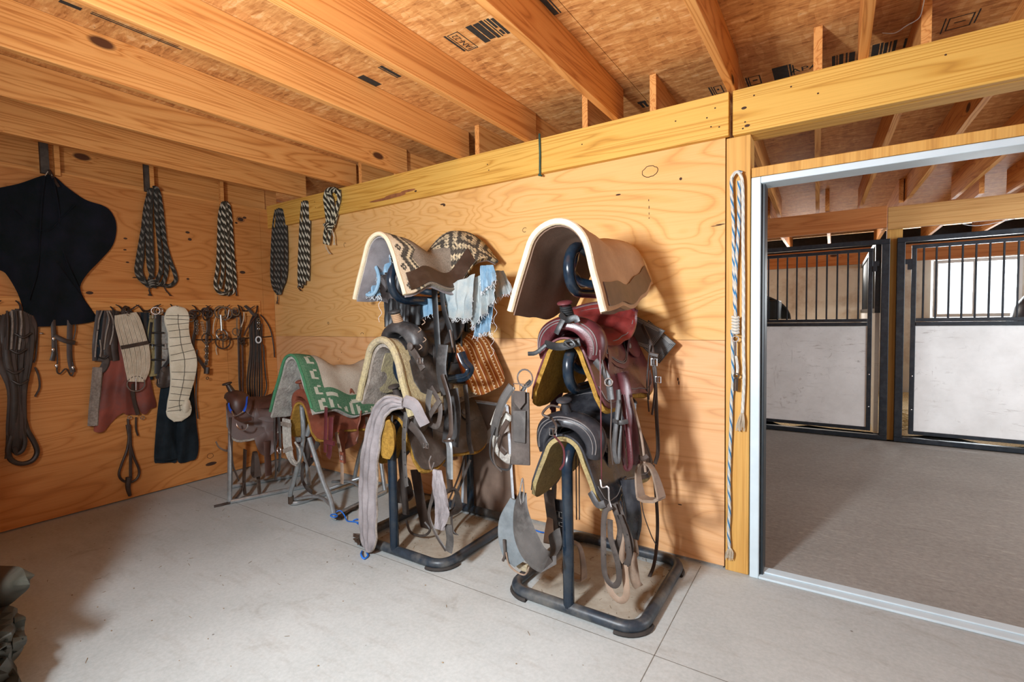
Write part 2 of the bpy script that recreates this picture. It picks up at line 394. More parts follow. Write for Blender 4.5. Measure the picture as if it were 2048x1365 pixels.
# ---------------------------------------------------------------- ceiling joists
ords=['first','second','third','fourth','fifth','sixth','seventh','eighth','ninth','tenth','eleventh']
jx=[.58,1.214,1.813,2.43,2.985,3.578,4.196,4.74,5.35,5.96]
for i,x in enumerate(jx):
    mb=MB();y1=.05 if i not in (0,) else .0
    mb.box(x-.038,x,YF,y1,ZJ,ZD-.001)
    build(mb,'ceiling_joist',M['lumber'],smooth=False,bevel=.003,label='orange lumber ceiling joist of the tack room, %s from the left wall'%ords[i],cat='joist',group='tack room ceiling joists')
ax=[1.36,1.77,2.57,2.97,3.38,3.79,4.19,4.565,4.955,5.33,5.72,6.12,6.52,6.92,7.3]
for i,x in enumerate(ax):
    lab='lumber joist over the aisle whose end rests on the yellow header, %s from the left'%ords[i] if i<8 else 'lumber joist over the aisle beyond the door, %s past the post'%ords[i-7]
    dx=-.09 if i>5 else 0
    vs=[];mb=MB();c=.035
    mb.add([(x-c,-.02,ZJ),(x,-.02,ZJ),(x,-.02,ZD-.001),(x-c,-.02,ZD-.001),(x-c+dx,3.82,ZJ-.02),(x+dx,3.82,ZJ-.02),(x+dx,3.82,ZD-.001),(x-c+dx,3.82,ZD-.001)],[(0,1,2,3),(4,7,6,5),(0,4,5,1),(1,5,6,2),(2,6,7,3),(3,7,4,0)])
    build(mb,'aisle_joist',M['lumber'],smooth=False,label=lab,cat='joist',group='aisle ceiling joists')
sx_=[4.0,4.57,5.2,5.80,6.4,7.0]
for i,x in enumerate(sx_):
    mb=MB();mb.box(x-.038,x,3.60,7.35,2.475,ZD-.001)
    build(mb,'stall_joist',M['lumber'],smooth=False,label='lumber joist above the horse stalls, %s from the left'%ords[i],cat='joist',group='stall ceiling joists')
# ---------------------------------------------------------------- stall side
def beam(x0,x1,y0,y1,z0,z1,nm,m): S(MB().box(x0,x1,y0,y1,z0,z1),nm,m,bevel=.004)
beam(2.6,5.075,3.66,3.70,2.245,2.472,'trim_13',M['redpine']);beam(5.08,9.4,3.66,3.70,2.225,2.452,'trim_14',M['tanpine'])
beam(5.085,5.215,3.765,3.86,0,2.30,'trim_15',M['post'])
beam(2.6,9.4,7.30,7.34,2.17,2.44,'trim_16',M['redpine'])
mb=MB();mb.box(2.5,5.90,7.36,7.40,0,2.2);mb.box(6.93,9.5,7.36,7.40,0,2.2);mb.box(5.90,6.93,7.36,7.40,0,1.26);mb.box(5.90,6.93,7.36,7.40,2.16,2.2)
S(mb,'wall_stall_back',M['stall_wall'])
S(MB().box(2.5,9.5,7.42,7.45,2.2,2.7),'wall_eave',M['dark'])
# window
mb=MB();W=M['white_trim']
for a in ((5.92,5.98,1.27,2.15),(6.86,6.92,1.27,2.15),(5.98,6.86,1.27,1.32),(5.98,6.86,2.10,2.15),(6.38,6.42,1.32,2.10)): mb.box(a[0],a[1],7.30,7.38,a[2],a[3])
S(mb,'window_1',plain('window_frame_white',(.8,.8,.78),.4,var=.03),bevel=.003)
gm=NB('window_glass');gb=gm.n('BsdfTransparent');gg=gm.n('BsdfGlossy');mx=gm.n('MixShader');mx.inputs[0].default_value=.06;gg.inputs['Roughness'].default_value=.02
gm.L(gb.outputs[0],mx.inputs[1]);gm.L(gg.outputs[0],mx.inputs[2]);gm.L(mx.outputs[0],gm.t.nodes['Material Output'].inputs[0])
mb=MB();mb.box(5.98,6.38,7.335,7.339,1.32,2.10);mb.box(6.42,6.86,7.335,7.339,1.32,2.10)
S(mb,'window_2',gm.m)
mb=MB();
for k in range(24): mb.box(6.93+k*.0,6.935,7.2,7.2,0,0) if False else None
S(MB().box(2.5,2.55,3.7,7.4,0,2.5),'wall_stall_left',M['stall_wall'])
S(MB().box(9.4,9.5,3.7,7.4,0,2.5),'wall_stall_right',M['stall_wall'])
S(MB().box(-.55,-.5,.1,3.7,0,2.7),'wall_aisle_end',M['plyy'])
S(MB().box(-.5,2.6,3.70,3.74,0,2.7),'wall_aisle_far',M['stall_panel'])
S(MB().box(9.45,9.5,3.7,3.75,0,2.5),'wall_corner',M['stall_panel'])
# stall divider: grey board lower half, grille above
t=thing('stall_divider','grey board divider with a black bar grille between the two horse stalls','stall divider',(5.02,5.5,0))
mb=MB();mb.box(5.0,5.04,3.86,7.29,0.02,1.36);build(mb,'board',M['stall_panel'],t,smooth=False)
mb=MB();mb.box(4.995,5.045,3.86,7.29,1.36,1.41);mb.box(4.995,5.045,3.86,7.29,2.10,2.15);mb.box(4.995,5.045,3.86,3.91,1.41,2.10);build(mb,'rail',M['black_frame'],t,smooth=False)
for k in range(34):
    y=3.99+k*.098;build(MB().tube([(5.02,y,1.41),(5.02,y,2.10)],.008,6),'bar',M['black_frame'],t)
# stall fronts: fixed frame, sliding gate
def stall_front(x0,x1,name_lab,gate_lab,bars,gx0,gx1,post_left):
    Fm=M['black_frame'];y0,y1=3.70,3.76
    t=thing('stall_surround',name_lab,'stall surround',((x0+x1)/2,3.72,0),'black stall frames')
    mb=MB();mb.box(x0,x1,y0,y1,2.085,2.135);build(mb,'top_rail',Fm,t,smooth=False,bevel=.004)
    mb=MB();mb.box(x0,x1,y0,y1,.004,.052);build(mb,'bottom_rail',Fm,t,smooth=False,bevel=.004)
    mb=MB()
    px=x0 if post_left else x1-.068
    mb.box(px,px+.068,y0,y1,.052,2.085);build(mb,'side_post',Fm,t,smooth=False,bevel=.004)
    g=thing('stall_gate',gate_lab,'gate',((gx0+gx1)/2,3.74,0.08),'sliding stall gates')
    ya,yb=3.715,3.755
    mb=MB();mb.box(gx0,gx1,ya,yb,2.015,2.05);build(mb,'gate_top_rail',Fm,g,smooth=False,bevel=.003)
    mb=MB();mb.box(gx0,gx0+.04,ya,yb,.09,2.015);build(mb,'gate_stile',Fm,g,smooth=False,bevel=.003)
    mb=MB();mb.box(gx1-.04,gx1,ya,yb,.09,2.015);build(mb,'gate_stile',Fm,g,smooth=False,bevel=.003)
    mb=MB();mb.box(gx0+.04,gx1-.04,ya-.006,yb,1.222,1.262);mb.box(gx0+.04,gx1-.04,ya,yb,1.266,1.30);build(mb,'middle_rail',Fm,g,smooth=False,bevel=.003)
    mb=MB();mb.box(gx0+.04,gx1-.04,ya,yb,.09,.125);build(mb,'kick_rail',Fm,g,smooth=False,bevel=.003)
    mb=MB();mb.box(gx0+.042,gx1-.042,ya+.012,yb-.008,.127,1.22);build(mb,'panel',M['stall_panel'],g,smooth=False)
    for bx in bars: build(MB().tube([(bx,3.735,1.30),(bx,3.735,2.015)],.0085,6),'bar',Fm,g)
    mb=MB();lx=gx0-.055 if post_left else gx1
    mb.box(lx,lx+.055,ya,yb,1.86,1.91);mb.box(lx+(.02 if post_left else 0),lx+.055-(0 if post_left else .02),ya-.01,ya,1.80,1.86);build(mb,'latch',Fm,g,smooth=False)
    for sz in (.35,.7,1.24,1.28):
        for q in (gx0+.02,gx1-.02):
            build(MB().ball((q,ya-.002,sz),.007,.003,.007,8,5),'bolt',M['chrome'],g) if sz<1 else None
    return g
g=stall_front(3.0,5.108,'black steel frame of the left horse stall','black barred gate with a dirty white panel, left stall front',
    [3.30+.0965*k for k in range(18) if 3.30+.0965*k<4.9],3.1,4.967,False)
stall_front(5.166,9.2,'black steel frame of the right horse stall','black barred gate with a white panel before the bright window',
    [5.385+.0985*k for k in range(18)],5.288,7.25,True)
# feeder in the left stall gate
t=thing('corner_feeder','black feed box with a rounded back behind the left stall bars','feeder',(3.85,3.80,1.30))
mb=MB();mb.box(3.6,4.085,3.77,4.12,1.302,1.53);build(mb,'feed_box',plain('black_plastic',(.015,.02,.022),.4),t,smooth=False,bevel=.015)
mb=MB();P=[]
for i in range(17):
    a=PI*i/16;P.append([(3.68+.50*math.cos(a),4.14,1.30+.33*math.sin(a)),(3.68+.48*math.cos(a),4.30,1.30+.31*math.sin(a)),(3.68+.2*math.cos(a),4.34,1.30+.2*math.sin(a))])
mb.sheet(P,.012);build(mb,'feeder_back',plain('black_rubber',(.02,.022,.025),.55),t)
# horse in the right stall
t=thing('horse','dark horse with its rump showing behind the right stall bars','horse',(7.6,5.4,0))
hm=plain('dark_horse_coat',(.022,.022,.032),.35,var=.3,sc=50)
def hs(y,x,z,ry,rz,n=16): return [Vector((x,y+ry*math.cos(2*PI*k/n),z+rz*math.sin(2*PI*k/n))) for k in range(n)]
mb=MB();mb.grid([hs(5.4,6.40,1.22,.04,.05),hs(5.4,6.42,1.22,.16,.19),hs(5.4,6.52,1.27,.24,.28),hs(5.4,6.68,1.29,.29,.33),hs(5.4,7.0,1.25,.29,.33),hs(5.4,7.5,1.18,.30,.34),hs(5.4,8.0,1.22,.27,.34),hs(5.4,8.3,1.32,.19,.29),hs(5.4,8.5,1.5,.12,.22),hs(5.4,8.7,1.72,.09,.15),hs(5.4,8.78,1.8,.02,.04)],False,True)
for x,yy in ((6.6,5.24),(6.6,5.56),(8.15,5.26),(8.15,5.54)):
    mb.tube(dens([(x,yy,1.1),(x-.03,yy,.75),(x+(-.1 if x<7 else .0),yy,.48),(x,yy,.25),(x,yy,.06),(x+.03,yy,.0)],4),lambda t_:.15*(1-t_)**1.5+.045,10)
build(mb,'body',hm,t)
mb=MB();mb.tube(dens([(6.46,5.4,1.30),(6.38,5.4,1.16),(6.36,5.4,.9),(6.39,5.4,.5)],6),lambda q:.03+.03*math.sin(q*PI),10);build(mb,'tail',plain('black_tail',(.01,.01,.012),.7),t)
# straw bedding
mb=MB()
st=plain('straw_bedding',(.62,.47,.24),.8,var=.5,sc=70,bump=.5)
n_=30;P=[[(2.6+i*6.7/n_,3.80+j*3.5/14,.0+.07*noise.noise(Vector((i*.9,j*.9,1)))+.06) for j in range(15)] for i in range(n_+1)]
mb.grid(P);build(mb,'straw_bedding',st,label='bed of pale straw covering the stall floors behind the gates',cat='straw',kind='stuff')
# ================================================================ TACK MATERIALS
def leather(name,c,rough=.42,worn=None,wa=.5,bump=.25,sc=6):
    b=NB(name);p=b.coord((1,1,1));n=b.noise(p,sc,5,.6);g=b.vor(p,260)
    lo=tuple(x*.55 for x in c);hi=tuple(min(1,x*1.5) for x in c)
    col=b.ramp(n,(.3,lo),(.7,hi))
    w=worn or tuple(min(1,x*2+.12) for x in c)
    col=b.mix(b.ramp(b.noise(p,sc*2.3,6,.7),(.5,0.),(.72,wa)),col,w)
    b.fin(col,b.ramp(n,(.3,rough-.1),(.7,rough+.18)),spec=.5);b.bump(b.math('ADD',n,b.math('MULTIPLY',g,.3)),bump,.003);return b.m
def fleece(name,c,c2):
    b=NB(name);p=b.coord((1,1,1));n=b.noise(p,60,5,.75);n2=b.noise(p,9,4,.6)
    col=b.mix(b.ramp(n2,(.35,0.),(.66,1.)),c,c2);col=b.mix(.4,col,b.ramp(n,(.3,tuple(x*.4 for x in c2)),(.7,tuple(min(1,x*1.4) for x in c))))
    b.fin(col,.95,spec=.05);b.bump(b.math('ADD',n,b.math('MULTIPLY',n2,1.2)),.9,.012);return b.m
def cloth(name,c,c2=None,sc=9,weave=0):
    b=NB(name);p=b.coord((1,1,1));n=b.noise(p,sc,5,.65)
    c2=c2 or tuple(x*.55 for x in c);col=b.ramp(n,(.32,c2),(.66,c));f=b.noise(p,300,2,.6)
    col=b.mix(.2,col,b.ramp(f,(.3,tuple(x*.6 for x in c)),(.7,tuple(min(1,x*1.3) for x in c))))
    b.fin(col,.92,spec=.1);b.bump(b.math('ADD',n,b.math('MULTIPLY',f,.4)),.5,.006);return b.m
def rope_mat(name,c1,c2,nfreq=9,tw=.45):
    """twist stripes from attribute pat=(along metres, angle turns)"""
    b=NB(name);a=b.n('Attribute',attribute_name='pat');sx=b.n('SeparateXYZ');b.L(a.outputs['Vector'],sx.inputs[0])
    v=b.math('FRACT',b.math('ADD',b.math('MULTIPLY',sx.outputs[0],nfreq),b.math('MULTIPLY',sx.outputs[1],2.0)))
    col=b.ramp(v,(.0,c1),(tw,c1),(tw+.04,c2),(.96,c2),(1,c1))
    g=b.math('PINGPONG',b.math('ADD',b.math('MULTIPLY',sx.outputs[0],nfreq*2),b.math('MULTIPLY',sx.outputs[1],4.0)),.5)
    b.fin(col,.8,spec=.2);b.bump(g,.9,.006);return b.m
M['burg']=leather('burgundy_leather',(.085,.018,.022),.30,(.10,.045,.045),.30)
M['red_seat']=leather('red_seat_leather',(.17,.022,.018),.33,(.09,.03,.03),.5,sc=9)
M['blk']=leather('black_leather',(.020,.020,.024),.27,(.10,.10,.105),.35)
M['grey']=leather('dusty_black_leather',(.036,.034,.034),.42,(.14,.133,.13),.5)
M['dust']=leather('dusty_brown_leather',(.052,.040,.034),.55,(.14,.12,.105),.55)
M['brn']=leather('brown_leather',(.058,.023,.015),.42,(.075,.04,.028),.3)
M['dkbrn']=leather('dark_brown_leather',(.038,.022,.015),.5,(.09,.065,.05),.45)
M['redbrn']=leather('reddish_leather',(.20,.055,.03),.5,(.25,.12,.08),.5)
M['chap']=leather('faded_red_suede',(.21,.050,.032),.75,(.13,.07,.065),.7,sc=3)
M['tanl']=leather('pale_tan_leather',(.24,.165,.115),.6,(.36,.29,.23),.5)
M['strapb']=leather('black_strap',(.014,.015,.016),.42,(.045,.046,.048),.35)
M['mustard']=fleece('mustard_fleece',(.44,.25,.05),(.22,.12,.03))
M['cream']=fleece('cream_fleece',(.50,.42,.22),(.38,.31,.24))
M['greyfl']=fleece('grey_brown_fleece',(.42,.37,.32),(.20,.16,.13))
M['oldfl']=fleece('dirty_cream_fleece',(.42,.33,.15),(.26,.20,.11))
M['whitefl']=fleece('off_white_fleece',(.55,.53,.47),(.25,.22,.2))
M['felt']=cloth('tan_felt',(.50,.33,.20),(.36,.22,.13),5)
M['feltedge']=cloth('pale_felt_edge',(.72,.60,.42),(.60,.48,.32),14)
M['felt_in']=cloth('brown_felt_lining',(.20,.125,.09),(.11,.07,.05),4)
M['lav']=cloth('grey_lavender_cloth',(.33,.30,.305),(.15,.13,.13),5)
M['denim']=cloth('faded_denim',(.30,.43,.53),(.09,.21,.33),7)
M['denimw']=cloth('pale_worn_denim',(.42,.44,.42),(.19,.28,.33),8)
M['fray']=cloth('white_frayed_thread',(.78,.80,.80),(.5,.56,.62),40)
M['coat']=cloth('dark_navy_felt',(.012,.013,.020),(.006,.010,.009),8)
M['jeans']=cloth('dark_denim',(.022,.032,.040),(.010,.014,.018),8)
M['mohair']=cloth('cream_mohair_cord',(.62,.54,.42),(.45,.37,.27),18)
M['quilt']=cloth('cream_quilted_cotton',(.78,.74,.60),(.60,.54,.40),10)
M['dkrope']=rope_mat('dark_grey_white_rope',(.03,.027,.022),(.17,.155,.13),17,.60)
M['bwrope']=rope_mat('brown_cream_rope',(.035,.028,.018),(.55,.50,.39),15,.62)
M['bwrope2']=rope_mat('black_cream_rope',(.03,.026,.018),(.60,.56,.41),17,.55)
M['blrope']=rope_mat('blue_white_rope',(.62,.60,.53),(.04,.20,.42),13,.66)
M['whrope']=rope_mat('white_blue_fleck_rope',(.70,.68,.60),(.12,.24,.42),12,.9)
M['bluecord']=plain('blue_cord',(.01,.15,.62),.5)
M['greencord']=plain('green_cord',(.02,.07,.05),.6)
M['bluestrap']=plain('blue_nylon',(.01,.08,.50),.5)
M['stitch']=plain('grey_stitching',(.15,.135,.13),.7)
M['horseshoe']=plain('old_iron',(.06,.045,.038),.55,.5,.4,30)
def pat_nodes(b):
    a=b.n('Attribute',attribute_name='pat');sx=b.n('SeparateXYZ');b.L(a.outputs['Vector'],sx.inputs[0]);return sx.outputs[0],sx.outputs[1]
def m_navajo():
    b=NB('woven_diamond_wool');d,v=pat_nodes(b)           # d across, v along
    stp=.016
    dq=b.math('SNAP',d,stp);vq=b.math('SNAP',v,stp*.6)
    # rear diamonds
    dz=b.math('PINGPONG',b.math('ADD',dq,.10),.11)
    m=b.math('ADD',b.math('ABSOLUTE',b.math('SUBTRACT',vq,.60)),b.math('MULTIPLY',dz,.95))
    st=b.math('FRACT',b.math('MULTIPLY',m,13.5))
    rear=b.ramp(st,(0,(.022,.02,.018)),(.46,(.022,.02,.018)),(.5,(.62,.53,.34)),(.68,(.62,.53,.34)),(.72,(.03,.028,.024)),(.88,(.62,.53,.34)),(1,(.022,.02,.018)))
    # front band
    fz=b.math('ADD',vq,b.math('MULTIPLY',b.math('PINGPONG',dq,.07),.7))
    fr=b.ramp(fz,(0,(.66,.56,.40)),(.075,(.66,.56,.40)),(.08,(.022,.02,.018)),(.115,(.022,.02,.018)),(.12,(.62,.53,.34)),(.135,(.62,.53,.34)),(.14,(.022,.02,.018)),(.155,(.022,.02,.018)),(.165,(.62,.53,.34)))
    n=b.noise(b.coord((1,1,1)),7,5,.65)
    base=b.ramp(n,(.3,(.135,.11,.085)),(.7,(.25,.21,.165)))
    # diamond on the pale band
    dm=b.math('ADD',b.math('ABSOLUTE',b.math('SUBTRACT',vq,.035)),b.math('MULTIPLY',b.math('ABSOLUTE',b.math('SUBTRACT',b.math('PINGPONG',b.math('ADD',d,.02),.12),.06)),.8))
    fr=b.mix(b.ramp(dm,(.0,0.),(.007,0.),(.008,1.),(.022,1.),(.023,0.)),fr,(.022,.02,.018))
    isr=b.math('GREATER_THAN',b.math('SUBTRACT',v,b.math('MULTIPLY',b.math('PINGPONG',d,.11),.5)),.40)
    isf=b.math('LESS_THAN',b.math('ADD',v,b.math('MULTIPLY',b.math('PINGPONG',d,.07),.7)),.165)
    c=b.mix(isr,base,rear);c=b.mix(isf,c,fr)
    f=b.noise(b.coord((1,1,1)),160,2);c=b.mix(.18,c,b.ramp(f,(.3,(.05,.045,.04)),(.7,(.6,.55,.45))))
    b.fin(c,.95,spec=.05);b.bump(f,.6,.004);return b.m
def m_green():
    b=NB('green_cream_blanket');d,v=pat_nodes(b);ad=b.math('ABSOLUTE',d)
    n=b.noise(b.coord((1,1,1)),6,5,.6)
    base=b.ramp(n,(.3,(.36,.29,.23)),(.7,(.52,.46,.38)))
    dv=b.math('SNAP',ad,.014);vv=b.math('SNAP',v,.014)
    g=(.035,.135,.065);cr=(.46,.45,.36)
    # glyphs on the side band: vertical teeth of stepped height
    tooth=b.math('GREATER_THAN',b.math('FRACT',b.math('MULTIPLY',vv,17.9)),.5)
    hgt=b.math('MULTIPLY',b.math('PINGPONG',vv,.11),.9)
    isb=b.math('GREATER_THAN',b.math('ADD',ad,b.math('MULTIPLY',v,.0)),.285)
    g1=b.math('MULTIPLY',tooth,b.math('MULTIPLY',b.math('GREATER_THAN',dv,b.math('SUBTRACT',.425,hgt)),b.math('LESS_THAN',dv,.43)))
    g2=b.math('MULTIPLY',b.math('GREATER_THAN',b.math('FRACT',b.math('MULTIPLY',vv,4.5)),.45),b.math('MULTIPLY',b.math('GREATER_THAN',dv,.315),b.math('LESS_THAN',dv,.345)))
    side=b.mix(b.math('MAXIMUM',g1,g2),g,cr)
    # glyphs on the front band: broken key
    k1=b.math('MULTIPLY',b.math('GREATER_THAN',b.math('FRACT',b.math('MULTIPLY',dv,9)),.4),b.math('MULTIPLY',b.math('GREATER_THAN',vv,.055),b.math('LESS_THAN',vv,.075)))
    k2=b.math('MULTIPLY',b.math('GREATER_THAN',b.math('FRACT',b.math('MULTIPLY',dv,18)),.55),b.math('MULTIPLY',b.math('GREATER_THAN',vv,.07),b.math('LESS_THAN',vv,.11)))
    fro=b.mix(b.math('MAXIMUM',k1,k2),g,cr)
    isf=b.math('LESS_THAN',v,.135)
    c=b.mix(isb,base,side);c=b.mix(isf,c,fro)
    edge=b.math('LESS_THAN',v,.03);c=b.mix(edge,c,(.05,.17,.08))
    f=b.noise(b.coord((1,1,1)),150,2);c=b.mix(.15,c,b.ramp(f,(.3,(.03,.05,.03)),(.7,(.6,.6,.5))))
    b.fin(c,.95,spec=.05);b.bump(f,.6,.004);return b.m
def m_rust():
    b=NB('rust_striped_wool');d,v=pat_nodes(b)
    s1=b.math('FRACT',b.math('MULTIPLY',v,26))
    c=b.ramp(s1,(0,(.26,.085,.02)),(.55,(.30,.12,.03)),(.6,(.62,.48,.30)),(.72,(.62,.48,.30)),(.78,(.22,.06,.03)))
    dash=b.math('MULTIPLY',b.math('GREATER_THAN',b.math('FRACT',b.math('MULTIPLY',d,45)),.55),b.math('GREATER_THAN',b.math('FRACT',b.math('MULTIPLY',v,13)),.9))
    c=b.mix(dash,c,(.75,.66,.45));f=b.noise(b.coord((1,1,1)),150,2)
    b.fin(c,.95,spec=.05);b.bump(f,.6,.004);return b.m
M['navajo']=m_navajo();M['green']=m_green();M['rust']=m_rust()
# ================================================================ DRAPED PIECES
def frame(O,yaw=0.):
    O=Vector(O);c,s_=math.cos(yaw),math.sin(yaw)
    return lambda a,b,z: O+Vector((a*c-b*s_,a*s_+b*c,z))
def drape(d,R,ang):
    s_=abs(d);L=R*ang
    if s_<L: a,c=R*math.sin(s_/R),-R*(1-math.cos(s_/R))
    else:
        q=s_-L;a=R*math.sin(ang)+q*math.cos(ang);c=-R*(1-math.cos(ang))-q*math.sin(ang)
    return (a if d>=0 else -a),c
def lerp(tab,v):
    if v<=tab[0][0]: return tab[0][1]
    for (a,x),(b,y) in zip(tab,tab[1:]):
        if v<=b:
            t=(v-a)/(b-a);t=t*t*(3-2*t);return x+(y-x)*t
    return tab[-1][1]
def dpad(F,length,dl,dr,R,ang,zt,t,nu=22,nv=33,off=0.,wob=.004,v0=0.,v1=1.,roll=0.,rc=.0,seed=0,bow=0.):
    """draped thick sheet; dl/dr/R/ang/zt are tables over v"""
    P=[];A=[]
    for i in range(nu):
        v=v0+(v1-v0)*i/(nu-1);row=[];ar=[];Rr=lerp(R,v)+off;an=lerp(ang,v)
        k=1.
        if rc:
            e=min(v-v0,v1-v)*length
            if e<rc: k_=rc-math.sqrt(max(0,rc*rc-(rc-e)**2));
            else: k_=0
        else: k_=0
        L0=lerp(dl,v)-k_;L1=lerp(dr,v)-k_
        for j in range(nv):
            d=-L0+(L0+L1)*j/(nv-1);a,c=drape(d,Rr,an)
            wv=wob*noise.noise(Vector((v*4+seed,d*7,seed*.7)))
            a+=wv*(1 if d>0 else -1)*min(1,abs(d)*6);a,c=a*math.cos(roll)-c*math.sin(roll),a*math.sin(roll)+c*math.cos(roll)
            row.append(F(a,v*length+bow*abs(d),c+off+lerp(zt,v)+wv));ar.append((d,v*length,0))
        P.append(row);A.append(ar)
    return P,A
def lobe(mb,F,out,ctr,R,ang,off,t,zt=0.,rings=5,sub=5,side=1,wob=0.):
    """thick flap with closed outline [(b,d)] lying on a drape surface"""
    O=dens([(b,d,0) for b,d in out],sub,True);cb,cd_=ctr;G=[]
    for k in range(rings+1):
        q=max(k/rings,.001);row=[]
        for p in O+[O[0]]:
            b=cb+(p.x-cb)*q;d=cd_+(p.y-cd_)*q;a,c=drape(d*side,R+off,ang)
            w=wob*noise.noise(Vector((b*9,d*9,side)))
            row.append(F(a+w*side,b,c+zt+off))
        G.append(row)
    # bevelled edge: thickness shrinks at rim
    mb.sheet(G,(lambda i,j:t*(1 if i<.98 else .6)));return O
def edge_tube(F,O,R,ang,off,side,zt=0.,r=.0025):
    pts=[]
    for p in O:
        a,c=drape(p.y*side,R+off,ang);pts.append(F(a,p.x,c+zt+off))
    return pts
def stirrup(par,c,w=.13,h=.15,mat=None,tread=.055,facing=0.,name='stirrup',tm=None,tilt=0.):
    """bell shaped stirrup hanging from c (top)"""
    c=Vector(c);R_=Matrix.Rotation(facing,3,'Z')@Matrix.Rotation(tilt,3,'Y')
    pts=[]
    for k in range(17):
        a=PI*k/16
        cc=math.cos(a);x=-w/2*(1 if cc>0 else -1)*abs(cc)**.62;z=-h+h*math.sin(a)**.95
        pts.append((x,z))
    P=[]
    for x,z in pts:
        wd=tread*(.45+.55*min(1,-z/h));P.append([c+R_@Vector((x,-wd/2,z)),c+R_@Vector((x,0,z+ .002)),c+R_@Vector((x,wd/2,z))])
    mb=MB();mb.sheet(P,.009);o=build(mb,name,mat,par)
    mb=MB();mb.sheet([[c+R_@Vector((-w/2,-tread/2,-h)),c+R_@Vector((-w/2,tread/2,-h))],[c+R_@Vector((-w*.25,-tread/2,-h-.012)),c+R_@Vector((-w*.25,tread/2,-h-.012))],[c+R_@Vector((w*.25,-tread/2,-h-.012)),c+R_@Vector((w*.25,tread/2,-h-.012))],[c+R_@Vector((w/2,-tread/2,-h)),c+R_@Vector((w/2,tread/2,-h))]],.013);build(mb,'tread',tm or mat,o)
    return o
def ring_part(par,c,R,r,n,mat,name='ring',sx=1.,sz=1.):
    return build(MB().ring(c,R,r,n,18,6,sx,sz),name,mat,par)
def buckle(par,c,w,h,mat,n=(0,-1,0)):
    c=Vector(c);n=Vector(n);u=Vector((0,0,1));v=n.cross(u).normalized();r=.0025
    mb=MB();pts=[c+v*w/2+u*h/2,c-v*w/2+u*h/2,c-v*w/2-u*h/2,c+v*w/2-u*h/2];mb.tube(pts,r,6,closed=True);mb.tube([c+u*h/2,c-u*h/2],r*.8,5)
    return build(mb,'buckle',mat,par)
def saddle(label,O,yaw,lm,sm,fm,em,hm,R=.105,ang=1.2,sc=1.0,group=None,fend=.50,stm=None,rearskirt=True,horn_wrap=None,braid=True,dl=.40,cant=.15,stir=True,forkw=.132,cat='saddle',fendside=(-1,1)):
    F0=frame(O,yaw);F=lambda a,b,c:F0(a*sc,b*sc,c*sc)
    t=thing('western_saddle',label,cat,F(0,.3,-.35),group)
    SL=.66
    zt=[(0,0),(.3,-.012),(.6,-.012),(1,.01)]
    dtab=[(0,dl),(.2,dl-.01),(.42,dl-.05),(.62,dl-.03),(.8,dl+.0),(1,dl-.02)]
    Rt=[(0,R),(1,R+.02)];at=[(0,ang),(1,ang-.08)]
    P,A=dpad(F,SL,dtab,dtab,Rt,at,zt,.010,26,37,0.,.003,rc=.09,seed=1)
    build(MB().sheet(P,.009*sc),'skirt',lm,t)
    d2=[(a,b-.004) for a,b in dtab]
    P,A=dpad(F,SL,d2,d2,Rt,at,zt,.010,26,37,-.016,.006,rc=.09,seed=2)
    build(MB().sheet(P,.020*sc),'fleece_lining',fm,t)
    mb=MB()
    # tooled line along the skirt edge, both sides
    for s_ in (-1,1):
        pts=[]
        for i in range(30):
            v=i/29;e=min(v,1-v)*SL;k_=.09-math.sqrt(max(0,.09**2-(.09-e)**2)) if e<.09 else 0
            d=(lerp(dtab,v)-k_-.018);a,c=drape(d*s_,lerp(Rt,v)+.006,lerp(at,v));pts.append(F(a,v*SL*.96+.013,c+.006+lerp(zt,v)))
        mb.tube(pts,.0022*sc,5)
    if braid: build(mb,'stitching',em,t)
    # fork: swelled arch lofted from a rounded wedge section
    sec=dens([(-.052,-.030,0),(-.060,-.004,0),(-.046,.020,0),(-.012,.034,0),(.032,.032,0),(.085,.006,0),(.112,-.024,0),(.030,-.034,0)],4,True)
    def fpt(th,p,off=0.):
        q=abs(math.sin(th));sw=1+.30*math.exp(-((abs(th)-.95)/.42)**2)-.25*max(0,abs(th)-1.45)
        rr=p.y*sw+off;k=1+.05*math.sin(2*abs(th))
        return F((forkw+rr)*math.sin(th)*k,.048+.02*q+p.x*(1-.12*q),-.062+(.128+rr)*math.cos(th))
    G=[[fpt(math.radians(-106+212*k/32),p) for p in sec] for k in range(33)]
    mb=MB();mb.grid(G,False,True)
    for row in (G[0],G[-1]):
        k0=len(mb.v);mb.add(row,[list(range(len(row)))])
    fk=build(mb,'fork',lm,t,angle=60)
    if braid:
        mb=MB()
        for (px_,py_) in ((-.060,.002),(-.052,.014),(.060,.020),(.074,.013)):
            mb.tube([fpt(math.radians(-96+192*k/36),Vector((px_,py_,0)),.002) for k in range(37)],.0026*sc,5)
        build(mb,'braid',em,fk)
    # horn
    mb=MB();mb.tube(dens([F(0,.050,.075),F(0,.032,.115),F(0,.016,.150)],5),lambda q:(.026-.009*q)*sc,12)
    hn=build(mb,'horn',hm,t)
    ax=(F(0,-.012,.05)-F(0,0,0)).normalized()
    mb=MB().lathe(F(0,.014,.147),[(.012*sc,0),(.030*sc,.003),(.036*sc,.008),(.036*sc,.013),(.030*sc,.018),(.010*sc,.020)],ax,20);build(mb,'horn_cap',hm,hn)
    if horn_wrap:
        mb=MB()
        for k in range(7): mb.ring(F(0,.046-.0045*k,.082+.0095*k),(.028-.0008*k)*sc,.0055*sc,ax,16,6)
        build(mb,'horn_wrap',horn_wrap,hn)
    # seat
    zc=[(0,.050),(.18,.030),(.45,.022),(.66,.040),(.84,.095),(1,cant)]
    wv=[(0,.085),(.25,.115),(.55,.165),(.8,.205),(1,.200)]
